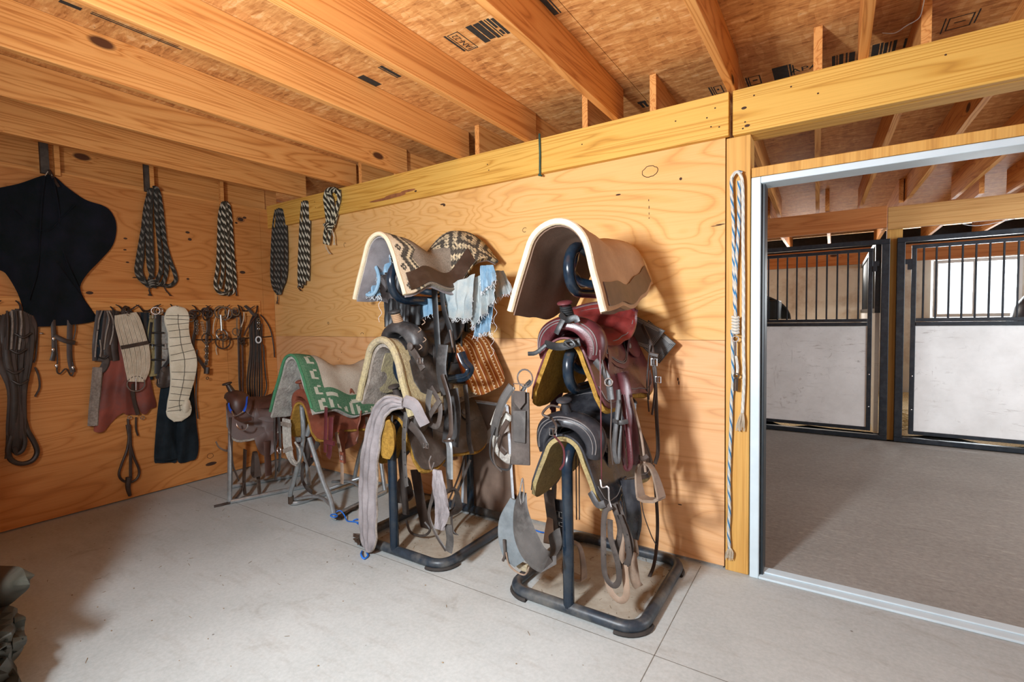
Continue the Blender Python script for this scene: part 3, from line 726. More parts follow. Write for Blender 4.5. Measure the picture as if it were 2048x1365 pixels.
    dr=[(0,.075),(.3,.075),(.6,.06),(.85,.045),(1,.05)]
    P=[]
    for i in range(25):
        v=i/24;row=[]
        for j in range(25):
            u=-1+2*j/24;cf=max(0,(v-.6)/.4)**1.5
            b=.105+.355*v-.10*u*u*cf+.03*cf;row.append(F(lerp(wv,v)*u,b,lerp(zc,v)-lerp(dr,v)*abs(u)**2.2+.0))
        P.append(row)
    st=build(MB().sheet(P,.014*sc),'seat',sm,t)
    rim=P[-1];mb=MB();mb.tube(rim,.011*sc,8);build(mb,'cantle_rim',lm,st)
    if braid:
        mb=MB()
        for inset in (1,2):
            mb.tube([p+(F(0,0,.009)-F(0,0,0)) for p in P[-1-inset][1:-1]],.0028*sc,5)
        mb.tube([P[i][1]+(F(0,0,.010)-F(0,0,0)) for i in range(10,24)],.0026*sc,5);mb.tube([P[i][-2]+(F(0,0,.010)-F(0,0,0)) for i in range(10,24)],.0026*sc,5)
        build(mb,'braid',em,st)
    Q=[]
    for i in range(7):
        q=i/6;row=[]
        for j in range(25):
            u=-1+2*j/24;p=rim[j];a,c=drape(.20*u,R+.014,ang);tgt=F(a*1.0,.505-.06*u*u,c+.006)
            row.append(p.lerp(tgt,q)+(F(0,-.02*math.sin(PI*q),0)-F(0,0,0)))
        Q.append(row)
    build(MB().sheet(Q,.010*sc),'cantle_back',lm,st)
    # jockeys (rounded side flaps of the seat)
    for s_ in (-1,1):
        mb=MB();out=[(.10,.05),(.13,.16),(.20,.215),(.27,.25),(.36,.262),(.43,.225),(.47,.15),(.44,.06),(.26,.03)]
        Oo=lobe(mb,F,out,(.30,.14),R,ang,.020,.010,0,side=s_,wob=.006);jk=build(mb,'seat_jockey',lm,t)
        if braid:
            o2=[Vector((.30+(p.x-.30)*.87,.14+(p.y-.14)*.87,0)) for p in Oo]
            pts=edge_tube(F,o2,R,ang,.028,s_);mb=MB().tube(pts,.0028*sc,5,closed=True)
            o2=[Vector((.30+(p.x-.30)*.80,.14+(p.y-.14)*.80,0)) for p in Oo];mb.tube(edge_tube(F,o2,R,ang,.028,s_),.0022*sc,5,closed=True);build(mb,'braid',em,jk)
        # rear jockey
        mb=MB();out=[(.46,.02),(.45,.14),(.50,.21),(.58,.22),(.64,.17),(.655,.02)]
        lobe(mb,F,out,(.55,.11),R+.01,ang-.05,.017,.008,.0,side=s_);build(mb,'rear_jockey',lm,t)
        # concho + strings
        a,c=drape(.165*s_,R+.03,ang);cc=F(a,.49,c+.03);nr=(F(math.sin(ang)*s_,0,math.cos(ang))-F(0,0,0)).normalized()
        mb=MB().lathe(cc,[(.002,.008),(.012,.006),(.018,.002),(.018,-.004)],nr,14);build(mb,'concho',em,t)
        if fend and s_ in fendside:
            fl=fend;mb=MB();out=[(.20,.13),(.17,.30),(.17,fl*.72),(.20,fl*.93),(.255,fl),(.31,fl*.93),(.34,fl*.72),(.335,.30),(.32,.13)]
            lobe(mb,F,out,(.255,.33),R+.005,1.36,.024,.008,0,side=s_,wob=.012);build(mb,'fender',lm,t)
            a,c=drape(fl*s_,R+.03,1.36);top=F(a,.255,c+.02)
            dn=F(a+.01*s_,.255,c-.13);mb=MB().strap([top+Vector((0,0,.12)),top,dn],.055*sc,.010,(1,0,0));build(mb,'stirrup_leather',lm,t)
            if stir: stirrup(t,dn+Vector((0,0,.02)),.125*sc,.135*sc,stm or lm,.06*sc,facing=yaw+PI/2*.9*s_)
    return t,F
def pstrap(par,pts,w,mat,name='strap',t=.004,n=5,face=(0,-1,0)):
    """strap traced through (u,v,y) marks, standing at depth y"""
    P=dens([AY(u,v,y) for u,v,y in pts],n)
    return build(MB().strap(P,w,t,face),name,mat,par)
def ptube(par,pts,r,mat,name='cord',n=5,closed=False,seg=7):
    P=dens([AY(u,v,y) for u,v,y in pts],n,closed)
    return build(MB().tube(P,r,seg,closed),name,mat,par)

# ================================================================ SADDLE RACKS
def rack(label,x0,xa,y0,y1,zt,zl,ztop,cross):
    t=thing('saddle_rack',label,'saddle rack',(xa,(y0+y1)/2,0),'dark tube saddle racks')
    rb=.027;w0,w1=x0;c=.09
    base=[];
    for (cx_,cy_,a0) in ((w1-c,y0+c,-90),(w1-c,y1-c,0),(w0+c,y1-c,90),(w0+c,y0+c,180)):
        for k in range(7):
            a=math.radians(a0+90*k/6);base.append((cx_+c*math.cos(a),cy_+c*math.sin(a),rb+.006))
    build(MB().tube(base,rb,12,closed=True),'base_frame',M['dustpipe'],t)
    for (cx_,cy_,a0) in ((w1-c,y0+c,-90),(w1-c,y1-c,0),(w0+c,y1-c,90),(w0+c,y0+c,180)):
        pts=[(cx_+(c+.018)*math.cos(math.radians(a0-8+106*k/10)),cy_+(c+.018)*math.sin(math.radians(a0-8+106*k/10)),.010) for k in range(11)]
        build(MB().strap(pts,.034,.016,(0,0,1)),'corner_foot',M['dark'],t)
    r=.026;yr=y1+.0
    low=[(xa,y0,.03),(xa,y0,zl-.16)]+[(xa,y0+.12-.12*math.cos(math.radians(90*k/6)),zl-.12+.12*math.sin(math.radians(90*k/6))) for k in range(7)]+[(xa,yr-.03,zl)]
    build(MB().tube(low,r,14),'front_post',M['pipe'],t)
    build(MB().tube([(xa,yr,.03),(xa,yr,ztop[0])],r,14),'rear_post',M['pipe'],t)
    for (zu,zd,yf) in ztop[1]:
        hh=(zu-zd)/2;cz=(zu+zd)/2
        pts=[(xa,yr-.02,zu)]+[(xa,yf+hh-hh*math.sin(math.radians(180*k/12)),cz+hh*math.cos(math.radians(180*k/12))) for k in range(13)]+[(xa,yr-.02,zd)]
        build(MB().tube(pts,r,14),'saddle_arm',M['pipe'],t)
        pts=dens([(xa,yf+.10,zu-.005),(xa-.055,yf+.17,zu-.05),(xa-.10,yf+.24,cz+.01),(xa-.09,yf+.33,cz-.04),(xa,yf+.38,cz-.055),(xa+.09,yf+.33,cz-.04),(xa+.10,yf+.24,cz+.01),(xa+.055,yf+.17,zu-.05)],5,True)
        build(MB().tube(pts,.021,10,closed=True),'cross_loop',M['pipe'],t)
    return t
rack('dark blue tube saddle rack on the right carrying the burgundy saddle',(3.285,3.945),3.612,-.80,-.10,0,.80,(1.72,[(1.705,1.495,-.76),(1.245,1.035,-.78)]),0)
rack('dark blue tube saddle rack on the left under the diamond blanket',(2.16,2.86),2.49,-.82,-.10,0,.80,(1.72,[(1.715,1.495,-.79),(1.20,1.0,-.76)]),0)
# ================================================================ RIGHT RACK
# tan felt pad on the top arm
F=frame((3.60,-.84,1.80))
t=thing('saddle_pad','tan felt saddle pad with pale cut edges, alone on the right rack top','saddle pad',(3.6,-.5,1.4))
zt=[(0,.0),(.25,-.02),(.5,-.05),(.75,-.02),(1,-.01)]
P,A=dpad(F,.72,[(0,.50),(.5,.49),(1,.46)],[(0,.49),(.35,.44),(.7,.40),(1,.33)],[(0,.15),(1,.14)],[(0,1.26),(.6,1.18),(1,1.12)],zt,.02,26,41,0,.004,roll=-.05)
mb=MB();mb.sheet(P,.026);o=build(mb,'pad_body',M['felt'],t)
Pi=[[p for p in r] for r in P]
P2,_=dpad(F,.70,[(0,.49),(1,.45)],[(0,.47),(1,.32)],[(0,.15),(1,.14)],[(0,1.26),(.6,1.18),(1,1.12)],zt,.02,20,31,-.019,.003,roll=-.05);build(MB().sheet([[p+Vector((0,.008,0)) for p in r] for r in P2],.006),'lining',M['felt_in'],t)
build(MB().tube([p+Vector((0,-.003,0)) for p in P[0]],.0155,8),'cut_edge',M['feltedge'],t)
lea=plain('dull_brown_patch',(.075,.038,.027),.42)
for dl_,dr_,v0_,v1_,nm in (([(0,-.385),(.35,-.345),(.7,-.30),(1,-.24)],[(0,.492),(.35,.444),(.7,.402),(1,.334)],.05,.95,1),([(0,.485),(1,.45)],[(0,-.40),(1,-.36)],.10,.85,0)):
    P3,_=dpad(F,.72,dl_,dr_,[(0,.15),(1,.14)],[(0,1.26),(.6,1.18),(1,1.12)],zt,.02,20,9,.018,.0,roll=-.05,v0=v0_,v1=v1_);build(MB().sheet(P3,.005),'wear_leather',lea,t)
# burgundy saddle
tA,FA=saddle('polished burgundy saddle with braided edges and red seat, middle of the right rack',(3.605,-.80,1.285),0,M['burg'],M['red_seat'],M['mustard'],M['stitch'],M['burg'],fend=.50,stm=M['tanl'],horn_wrap=M['strapb'],stir=False,cant=.165)
# black saddle
tB,FB=saddle('black tooled saddle with cream fleece, lowest on the right rack',(3.605,-.82,.845),0,M['blk'],M['blk'],M['oldfl'],M['stitch'],M['blk'],fend=.46,stm=M['tanl'],stir=True,cant=.15,horn_wrap=None)
# ================================================================ LEFT RACK
F=frame((2.45,-.84,1.87),-.14)
t=thing('saddle_blanket','grey woven wool saddle blanket with black diamonds on the left rack top','saddle blanket',(2.5,-.5,1.5))
zt=[(0,.0),(.2,-.015),(.48,-.085),(.78,.075),(.9,.08),(1,.055)]
P,A=dpad(F,.74,[(0,.47),(.5,.45),(1,.40)],[(0,.45),(.3,.37),(.6,.335),(1,.31)],[(0,.13),(1,.16)],[(0,1.12),(.5,.95),(1,.78)],zt,.02,30,45,0,.006,roll=-.03)
mb=MB();mb.sheet(P,.022,A);build(mb,'wool_body',M['navajo'],t)
P2,_=dpad(F,.72,[(0,.46),(1,.39)],[(0,.44),(.3,.36),(1,.30)],[(0,.13),(1,.16)],[(0,1.12),(.5,.95),(1,.78)],zt,.02,20,31,-.017,.004,roll=-.03);build(MB().sheet([[p+Vector((0,.01,0)) for p in r] for r in P2],.006),'lining',M['lav'],t)
build(MB().tube(P[0],.013,8),'bound_edge',M['feltedge'],t)
P3,_=dpad(F,.74,[(0,-.345),(.3,-.265),(.6,-.23),(1,-.205)],[(0,.452),(.3,.372),(.6,.337),(1,.312)],[(0,.13),(1,.16)],[(0,1.12),(.5,.95),(1,.78)],zt,.02,20,9,.016,.0,roll=-.03,v0=.05,v1=.72);build(MB().sheet(P3,.005),'wear_leather',M['dkbrn'],t)
# rust wool blanket + cream fleece pad of the middle tier
F=frame((2.49,-.76,1.245),-.13)
t=thing('wool_blanket','rust and cream striped wool blanket between grey saddle and cream pad','blanket',(2.5,-.4,.9))
P,A=dpad(F,.66,[(0,.46),(1,.46)],[(0,.46),(1,.46)],[(0,.13),(1,.15)],[(0,1.15),(1,1.05)],[(0,.0),(.5,-.02),(1,.02)],.012,20,35,.012,.006,rc=.10,v0=.52)
build(MB().sheet(P,.014,A),'woven_body',M['rust'],t)
F=frame((2.475,-.855,1.255),-.04)
t=thing('fleece_pad','cream fleece saddle pad with rolled edge, middle of the left rack','saddle pad',(2.5,-.5,.9))
P,A=dpad(F,.60,[(0,.45),(1,.42)],[(0,.50),(.5,.44),(1,.42)],[(0,.12),(1,.13)],[(0,1.22),(1,1.15)],[(0,.012),(.3,-.01),(1,-.01)],.02,22,37,0,.008,roll=-.02)
build(MB().sheet(P,.020),'pad_body',M['cream'],t)
P2,_=dpad(F,.58,[(0,.44),(1,.42)],[(0,.48),(1,.42)],[(0,.12),(1,.13)],[(0,1.22),(1,1.15)],[(0,.012),(.3,-.01),(1,-.01)],.02,20,31,-.026,.014,roll=-.02,seed=4);build(MB().sheet([[p+Vector((0,.01,0)) for p in r] for r in P2],.022),'underside_fleece',M['greyfl'],t)
build(MB().tube(P[0],.021,10),'rolled_edge',M['cream'],t)
tC,FC=saddle('worn grey-black saddle with rawhide wrapped horn, under the ragged denim',(2.49,-.78,1.270),-.05,M['grey'],M['grey'],M['cream'],M['stitch'],M['grey'],fend=.48,horn_wrap=M['felt'],stir=False,braid=False,cant=.16)
tD,FD=saddle('dusty saddle with yellow fleece, lowest on the left rack',(2.49,-.80,.835),0,M['dust'],M['dust'],M['mustard'],M['stitch'],M['dust'],fend=.46,stir=True,braid=False)
# ---------------------------------------------------------------- straps and rigging, right rack
def tstrap(label,cat,pts,w,mat,name,t=.004,n=5,face=(0,-1,0),group=None):
    P=dens([AY(u,v,y) for u,v,y in pts],n);o=build(MB().strap(P,w,t,face),name,mat);return tag(o,label,cat,group)
def holes(par,pts,y0=0,r=.0035):
    for u,v,y in pts:
        c=AY(u,v,y);build(MB().lathe(c,[(r,0),(r,.0015)],(0,-1,0),8),'hole',M['dark'],par)
# burgundy saddle parts
S1=M['dkbrn'];SB=M['strapb']
pstrap(tA,[(1090,688,-.82),(1120,694,-.845),(1160,684,-.84)],.035,SB,'rubber_band',.006)
pstrap(tA,[(1092,690,-.83),(1072,706,-.84),(1056,708,-.84)],.02,SB,'band_end',.003,3)
ptube(tA,[(1128,690,-.86),(1140,680,-.87),(1150,690,-.87),(1140,695,-.87),(1130,684,-.87),(1148,682,-.87)],.006,SB,'knot')
pstrap(tA,[(1120,628,-.80),(1132,640,-.83),(1150,636,-.83),(1155,645,-.83)],.028,SB,'horn_band_end',.003)
pstrap(tA,[(1126,640,-.83),(1118,655,-.84),(1112,668,-.84)],.026,SB,'horn_band_end',.003)
pstrap(tA,[(1200,700,-.83),(1201,760,-.835),(1202,850,-.84),(1203,960,-.84)],.006,M['burg'],'saddle_string',.003)
pstrap(tA,[(1204,720,-.82),(1222,800,-.83),(1221,880,-.84),(1226,930,-.84)],.007,M['dkbrn'],'saddle_string',.003)
pstrap(tA,[(1190,722,-.80),(1214,755,-.82),(1222,800,-.83)],.03,M['grey'],'latigo_keeper',.005)
ring_part(tA,AY(1217,765,-.84),.016,.003,(.3,-1,0),M['chrome'],'latigo_ring')
pstrap(tA,[(1236,780,-.70),(1240,830,-.73),(1238,905,-.76),(1234,925,-.765),(1228,900,-.77),(1232,850,-.76),(1238,800,-.73)],.022,M['grey'],'latigo',.004)
pstrap(tA,[(1246,790,-.68),(1256,860,-.70),(1262,925,-.72),(1252,938,-.72),(1246,900,-.73),(1244,840,-.71)],.020,M['burg'],'latigo',.004)
pstrap(tA,[(1226,842,-.76),(1240,846,-.78),(1256,843,-.76)],.020,M['grey'],'keeper_loop',.004,4,(0,-1,0))
pstrap(tA,[(1245,745,-.55),(1252,790,-.58),(1262,850,-.60),(1268,930,-.60)],.060,M['burg'],'stirrup_leather',.008)
pstrap(tA,[(1262,795,-.60),(1282,870,-.62),(1291,945,-.63)],.012,M['tanl'],'leather_edge',.006)
s1=stirrup(tA,AY(1288,928,-.62),.115,.15,M['tanl'],.055,facing=-.35,tilt=-.25)
pstrap(tA,[(1278,915,-.64),(1286,918,-.66),(1296,912,-.66)],.022,M['dkbrn'],'stirrup_keeper',.005,4)
# right hand straps hanging from the back of the burgundy saddle
t=thing('headstall','brown bridle headstall with buckles hanging from the right side of the burgundy saddle','bridle',AY(1310,760,-.28))
pstrap(t,[(1284,650,-.22),(1302,690,-.26),(1306,720,-.28),(1310,760,-.28),(1313,830,-.28),(1316,900,-.28),(1310,928,-.28)],.020,S1,'cheek_strap',.006)
pstrap(t,[(1302,712,-.29),(1312,745,-.30),(1308,800,-.30),(1304,830,-.30)],.012,S1,'crown_strap',.006)
pstrap(t,[(1300,690,-.29),(1294,760,-.30),(1296,800,-.30),(1298,824,-.30)],.008,S1,'throat_latch',.004)
ptube(t,[(1300,740,-.31),(1298,800,-.31)],.003,M['dkbrn'],'cord')
buckle(t,AY(1308,725,-.31),.03,.035,M['chrome']);buckle(t,AY(1316,760,-.31),.028,.03,M['chrome'])
pstrap(t,[(1300,708,-.31),(1316,712,-.31)],.022,S1,'keeper',.006,2)
pstrap(t,[(1306,930,-.28),(1312,990,-.27),(1315,1060,-.25),(1308,1130,-.27),(1288,1175,-.3)],.018,S1,'rein',.005)
ptube(t,[(1286,930,-.26),(1284,1010,-.26),(1300,1065,-.26),(1312,1090,-.26)],.003,M['dkbrn'],'cord')
# tooled saddlebag squares behind the burgundy seat
t=thing('saddlebag','grey tooled leather saddle bag with white border lines, behind the burgundy seat','saddle bag',AY(1310,690,-.14))
def panel(par,q,y,th,mat,name,lines=3):
    P=[AY(u,v,y) for u,v in q];n=(P[1]-P[0]).cross(P[3]-P[0]).normalized()
    if n.y>0: n=-n
    o=build(MB().poly(P,-n,th),name,mat,par,smooth=False,bevel=.003);c=sum(P,Vector())/4
    mb=MB()
    for k in range(lines):
        f_=.90-.09*k;mb.tube([c+(p-c)*f_+n*.001 for p in P],.0014,5,closed=True)
    build(mb,'border_lines',plain('pale_line',(.5,.49,.46),.6) if 'pl' not in M else M['pl'],o);return o
M['pl']=plain('pale_tooling',(.45,.44,.41),.6)
M['greyt']=leather('grey_tooled_leather',(.060,.054,.050),.55,(.15,.14,.13),.55)
panel(t,[(1296,640),(1352,688),(1318,728),(1280,690)],-.09,.012,M['greyt'],'bag_flap')
panel(t,[(1262,628),(1330,662),(1300,700),(1250,684)],-.14,.012,M['greyt'],'bag_flap')
# black saddle parts
pstrap(tB,[(1104,838,-.86),(1112,852,-.88),(1110,868,-.89)],.012,M['dkbrn'],'horn_tie',.004)
buckle(tB,AY(1106,865,-.90),.035,.03,M['chrome'])
pstrap(tB,[(1108,872,-.90),(1126,895,-.91),(1128,925,-.91),(1120,940,-.91)],.010,M['burg'],'latigo_tail',.004)
ptube(tB,[(1100,836,-.84),(1085,828,-.84),(1100,812,-.82),(1120,815,-.8)],.006,M['dkbrn'],'horn_cord')
pstrap(tB,[(1180,985,-.82),(1195,1010,-.84),(1210,1008,-.84)],.03,M['grey'],'rigging_strap',.006)
ptube(tB,[(1200,960,-.85),(1204,975,-.86),(1216,975,-.86),(1218,1000,-.86),(1222,1015,-.86)],.004,M['chrome'],'cinch_hook')
for pts in ([(1222,1012,-.83),(1209,1030,-.83),(1207,1100,-.83),(1210,1150,-.83),(1226,1172,-.83),(1238,1160,-.83),(1234,1120,-.83),(1222,1080,-.83),(1220,1040,-.83)],
            [(1226,1008,-.80),(1240,1060,-.80),(1232,1110,-.80),(1245,1135,-.80),(1258,1115,-.80),(1252,1070,-.80),(1238,1030,-.80)],
            [(1234,1005,-.78),(1250,1050,-.78),(1262,1090,-.78),(1255,1130,-.78)]):
    o=pstrap(tB,pts,.026,M['dust'],'latigo',.005)
holes(tB,[(1212,1050,-.836),(1211,1080,-.836),(1210,1110,-.836),(1248,1045,-.806),(1254,1070,-.806),(1258,1095,-.806)])
pstrap(tB,[(1212,1150,-.80),(1222,1185,-.80),(1240,1202,-.80),(1253,1190,-.80),(1250,1150,-.80),(1250,1130,-.80)],.030,M['tanl'],'cinch_end',.006)
pstrap(tB,[(1262,1105,-.62),(1270,1160,-.62),(1278,1175,-.62)],.05,M['tanl'],'cinch_end',.006)
pstrap(tB,[(1255,960,-.6),(1262,990,-.6),(1268,1040,-.6),(1262,1075,-.6)],.075,M['blk'],'fender_flap',.008)
# left-hand hanging breast collar and flank cinch on the right rack
t=thing('breast_collar','dusty grey leather breast collar with fleece lining hanging at the left of the right rack','breast collar',AY(1040,800,-.9))
BG=M['greyt']
q=[AY(u,v,-.88) for u,v in ((1022,786),(1057,786),(1059,932),(1021,930))]
build(MB().poly(q,(0,1,0),.010),'wide_strap',M['dust'],t,smooth=False,bevel=.003)
q=[AY(u,v,-.893) for u,v in ((1025,822),(1051,822),(1050,888),(1026,884))]
build(MB().poly(q,(0,1,0),.008),'keeper_patch',M['greyt'],t,smooth=False,bevel=.004)
q=[AY(u,v,-.897) for u,v in ((1027,784),(1050,784),(1050,806),(1039,820),(1028,806))]
build(MB().poly(q,(0,1,0),.006),'billet',M['dust'],t,smooth=False,bevel=.002)
buckle(t,AY(1040,776,-.90),.07,.035,M['chrome']);ring_part(t,AY(1050,757,-.9),.04,.004,(0,-1,0),M['chrome'],'dee_ring')
pstrap(t,[(1062,762,-.86),(1052,772,-.88),(1040,790,-.89)],.02,M['strapb'],'strap')
pstrap(t,[(1024,772,-.87),(1004,805,-.88),(990,850,-.87),(988,870,-.86)],.045,M['greyt'],'collar_body',.010)
pstrap(t,[(1020,782,-.865),(998,812,-.872),(984,850,-.862)],.02,M['whitefl'],'fleece_edge',.014)
pstrap(t,[(1018,830,-.84),(996,865,-.84),(994,895,-.83),(1010,915,-.83),(1022,920,-.83)],.05,M['whitefl'],'collar_lining',.014)
pstrap(t,[(1016,842,-.85),(1002,868,-.85),(1000,893,-.84),(1012,908,-.84)],.03,M['dkbrn'],'inner_leather',.008)
ptube(t,[(990,855,-.88),(981,885,-.88),(982,915,-.88),(996,935,-.88),(1016,940,-.88),(1022,928,-.88)],.0055,M['grey'],'tie_strap')
ptube(t,[(1000,870,-.88),(987,900,-.89),(990,928,-.89),(1004,944,-.89)],.0045,M['dust'],'tie_strap')
t=thing('flank_cinch','wide dusty leather flank cinch bowed above the floor on the left of the right rack','cinch',AY(1050,1080,-.88))
pl=[(1046,985,-.88,.05),(1042,1020,-.90,.10),(1050,1070,-.92,.15),(1070,1110,-.93,.14),(1095,1125,-.90,.11),(1112,1100,-.80,.09),(1108,1065,-.74,.09)]
P=dens([AY(a,b,c) for a,b,c,d in pl],6);ws=dens([(d,0,0) for a,b,c,d in pl],6);mb=MB()
mb.strap(P,lambda q:ws[min(len(ws)-1,int(q*(len(ws)-1)))].x,.012,(-.3,-1,.25));build(mb,'cinch_body',M['greyt'],t)
pl=[(1030,1000,-.86,.05),(1020,1050,-.87,.12),(1025,1100,-.88,.12),(1040,1128,-.88,.07)]
P=dens([AY(a,b,c) for a,b,c,d in pl],6);ws=dens([(d,0,0) for a,b,c,d in pl],6);mb=MB()
mb.strap(P,lambda q:ws[min(len(ws)-1,int(q*(len(ws)-1)))].x,.010,(.2,-1,.1));build(mb,'cinch_wing',plain('blue_grey_leather',(.13,.15,.16),.6,dirt=(.3,.29,.27)),t)
pstrap(t,[(1025,1104,-.85),(1040,1130,-.84),(1056,1138,-.84)],.045,M['cream'],'fleece',.02)
ptube(t,[(1012,1105,-.9),(1018,1130,-.9),(1034,1145,-.9),(1050,1150,-.9),(1058,1135,-.9)],.004,M['tanl'],'tie_string')
ptube(t,[(1008,1080,-.9),(1010,1110,-.9),(1006,1122,-.9)],.007,M['dust'],'buckle_tongue')
ptube(t,[(1044,960,-.9),(1040,990,-.9),(1044,1012,-.9),(1048,990,-.9),(1046,962,-.9)],.0035,M['chrome'],'cinch_ring',closed=True)
t=thing('front_cinch','dark cinch straps with a buckle and stirrup hanging behind the right rack front post','cinch',AY(1120,1020,-.5))
pstrap(t,[(1096,980,-.62),(1104,1040,-.60),(1112,1100,-.58)],.06,M['dkbrn'],'wide_strap',.01)
pstrap(t,[(1118,1000,-.55),(1122,1060,-.55),(1128,1100,-.55)],.07,M['blk'],'stirrup_strap',.01)
buckle(t,AY(1118,1030,-.58),.05,.03,M['chrome']);buckle(t,AY(1118,1048,-.58),.05,.02,M['chrome'])
stirrup(t,AY(1148,1085,-.55),.12,.17,M['tanl'],.05,facing=-.2)
for u in (1152,1158): ptube(tA,[(u,800,-.4),(u,900,-.4),(u+1,1040,-.4)],.0035,M['dkbrn'],'long_string')
pstrap(tA,[(1105,830,-.45),(1108,870,-.45),(1104,905,-.45),(1112,930,-.45)],.07,M['strapb'],'hidden_fender',.01)
# ---------------------------------------------------------------- left rack rigging
t=thing('black_stirrup_strap','black stirrup strap with a polished black stirrup hanging from the left rack top','stirrup strap',AY(895,650,-.5))
pstrap(t,[(868,570,-.55),(872,640,-.57),(876,700,-.58),(880,735,-.58)],.045,SB,'strap_leather',.008)
pstrap(t,[(882,575,-.53),(888,620,-.55),(900,660,-.56),(908,700,-.57),(904,725,-.58)],.035,SB,'strap_leather',.006)
P=[AY(u,v,-.60) for u,v in ((897,706),(893,735),(888,752),(896,758),(918,757),(934,752),(940,738),(930,725),(922,705))]
build(MB().strap(dens(P,4),.05,.010,(0,0,0.001) if 0 else (.25,-.15,0)),'stirrup_iron',M['pipe'],t)
build(MB().strap(dens(P,4),.012,.022,(0,-1,0)),'stirrup_rim',M['pipe'],t)
ptube(t,[(900,660,-.6),(905,690,-.6),(908,706,-.6)],.006,M['chrome'],'hanger')
# grey saddle details
pstrap(tC,[(818,694,-.80),(832,712,-.82),(846,740,-.83)],.045,M['dust'],'latigo_keeper',.010)
build(MB().lathe(AY(820,693,-.83),[(.001,.01),(.014,.008),(.022,.003),(.022,-.003)],(0,-1,0),12),'concho',M['dust'],tC)
buckle(tC,AY(840,722,-.85),.04,.03,M['chrome'])
pstrap(tC,[(862,775,-.80),(880,810,-.82),(876,850,-.83),(862,850,-.83),(858,835,-.83),(880,800,-.83)],.03,M['dust'],'latigo',.006)
pstrap(tC,[(860,780,-.81),(856,810,-.81),(860,850,-.82)],.04,M['greyt'],'latigo',.006)
pstrap(tC,[(884,750,-.75),(898,800,-.77),(902,860,-.78),(896,880,-.78)],.03,M['dkbrn'],'latigo',.006)
pstrap(tC,[(930,770,-.5),(935,820,-.52),(938,880,-.52),(944,908,-.52)],.035,M['dust'],'flank_billet',.006)
holes(tC,[(931,808,-.53),(933,828,-.53),(934,848,-.53),(937,868,-.53),(939,888,-.53)])
pstrap(tC,[(886,690,-.7),(882,740,-.72),(892,790,-.73)],.075,M['grey'],'fender_top',.009)
pstrap(tC,[(900,780,-.66),(905,830,-.68),(900,890,-.68)],.12,M['grey'],'side_fender',.009)
pstrap(tC,[(895,880,-.80),(899,900,-.81),(900,958,-.81)],.042,M['galv'],'steel_hobble',.012)
pstrap(tC,[(888,882,-.82),(906,882,-.82)],.012,M['dkbrn'],'hobble_loop',.012,2)
pstrap(tC,[(940,920,-.35),(925,960,-.36),(905,1010,-.40),(905,1060,-.42),(918,1075,-.42)],.02,M['dust'],'long_strap',.005)
pstrap(tC,[(930,910,-.35),(915,960,-.36),(885,1030,-.40)],.014,M['dkbrn'],'long_strap',.005)
for k,(u,v) in enumerate(((846,640),(838,655),(848,675),(840,690))): ptube(tC,[(u,v,-.80),(u+4,v+5,-.81),(u-2,v+10,-.81)],.0025,M['tanl'],'lacing')
# dusty saddle details
pstrap(tD,[(812,825,-.85),(808,870,-.86),(808,910,-.86),(812,965,-.86),(814,974,-.86)],.032,M['greyt'],'latigo',.006)
holes(tD,[(808,855,-.868),(808,880,-.868),(809,905,-.868),(810,930,-.868),(811,955,-.868)])
pstrap(tD,[(784,830,-.86),(783,860,-.86),(778,890,-.86)],.015,M['greyt'],'tie_strap',.005)
pstrap(tD,[(820,850,-.86),(838,870,-.87),(852,895,-.87)],.05,M['dust'],'latigo_keeper',.010)
buckle(tD,AY(852,892,-.89),.03,.025,M['chrome'])
ptube(tD,[(862,912,-.86),(858,925,-.87),(862,940,-.87),(868,925,-.87)],.004,M['chrome'],'cinch_hook')
pstrap(tD,[(874,940,-.86),(866,990,-.86),(858,1030,-.86),(872,1070,-.87),(892,1102,-.87)],.022,M['dust'],'cinch_strap',.006)
pl=[(876,940,.05),(880,980,.085),(886,1020,.09),(880,1058,.06)]
P=dens([AY(a,b,-.88) for a,b,d in pl],6);ws=dens([(d,0,0) for a,b,d in pl],6)
G=[]
for i,p in enumerate(P):
    q=ws[i].x;G.append([p+Vector(((-1+2*j/12)*q/2,-.010*abs(math.sin(j*1.35+.2*i))-.006*noise.noise(Vector((j*.7,i*.5,2))),0)) for j in range(13)])
build(MB().sheet(G,.012),'padded_cinch',M['lav'],tD)
pstrap(tD,[(896,1050,-.87),(900,1080,-.87),(897,1104,-.87)],.05,M['greyt'],'cinch_end',.008)
pstrap(tD,[(800,900,-.60),(806,960,-.60),(812,1030,-.60)],.06,M['dust'],'fender_flap',.009)
pstrap(tD,[(780,960,-.55),(796,1050,-.55),(806,1095,-.55)],.012,M['dkbrn'],'long_strap',.005)
pstrap(tD,[(830,940,-.45),(842,1010,-.45),(852,1060,-.45)],.09,M['dkbrn'],'off_fender',.009)
ptube(tD,[(812,1040,-.6),(822,1066,-.6),(848,1072,-.6),(860,1060,-.6),(850,1045,-.6)],.008,M['dust'],'stirrup_bow')
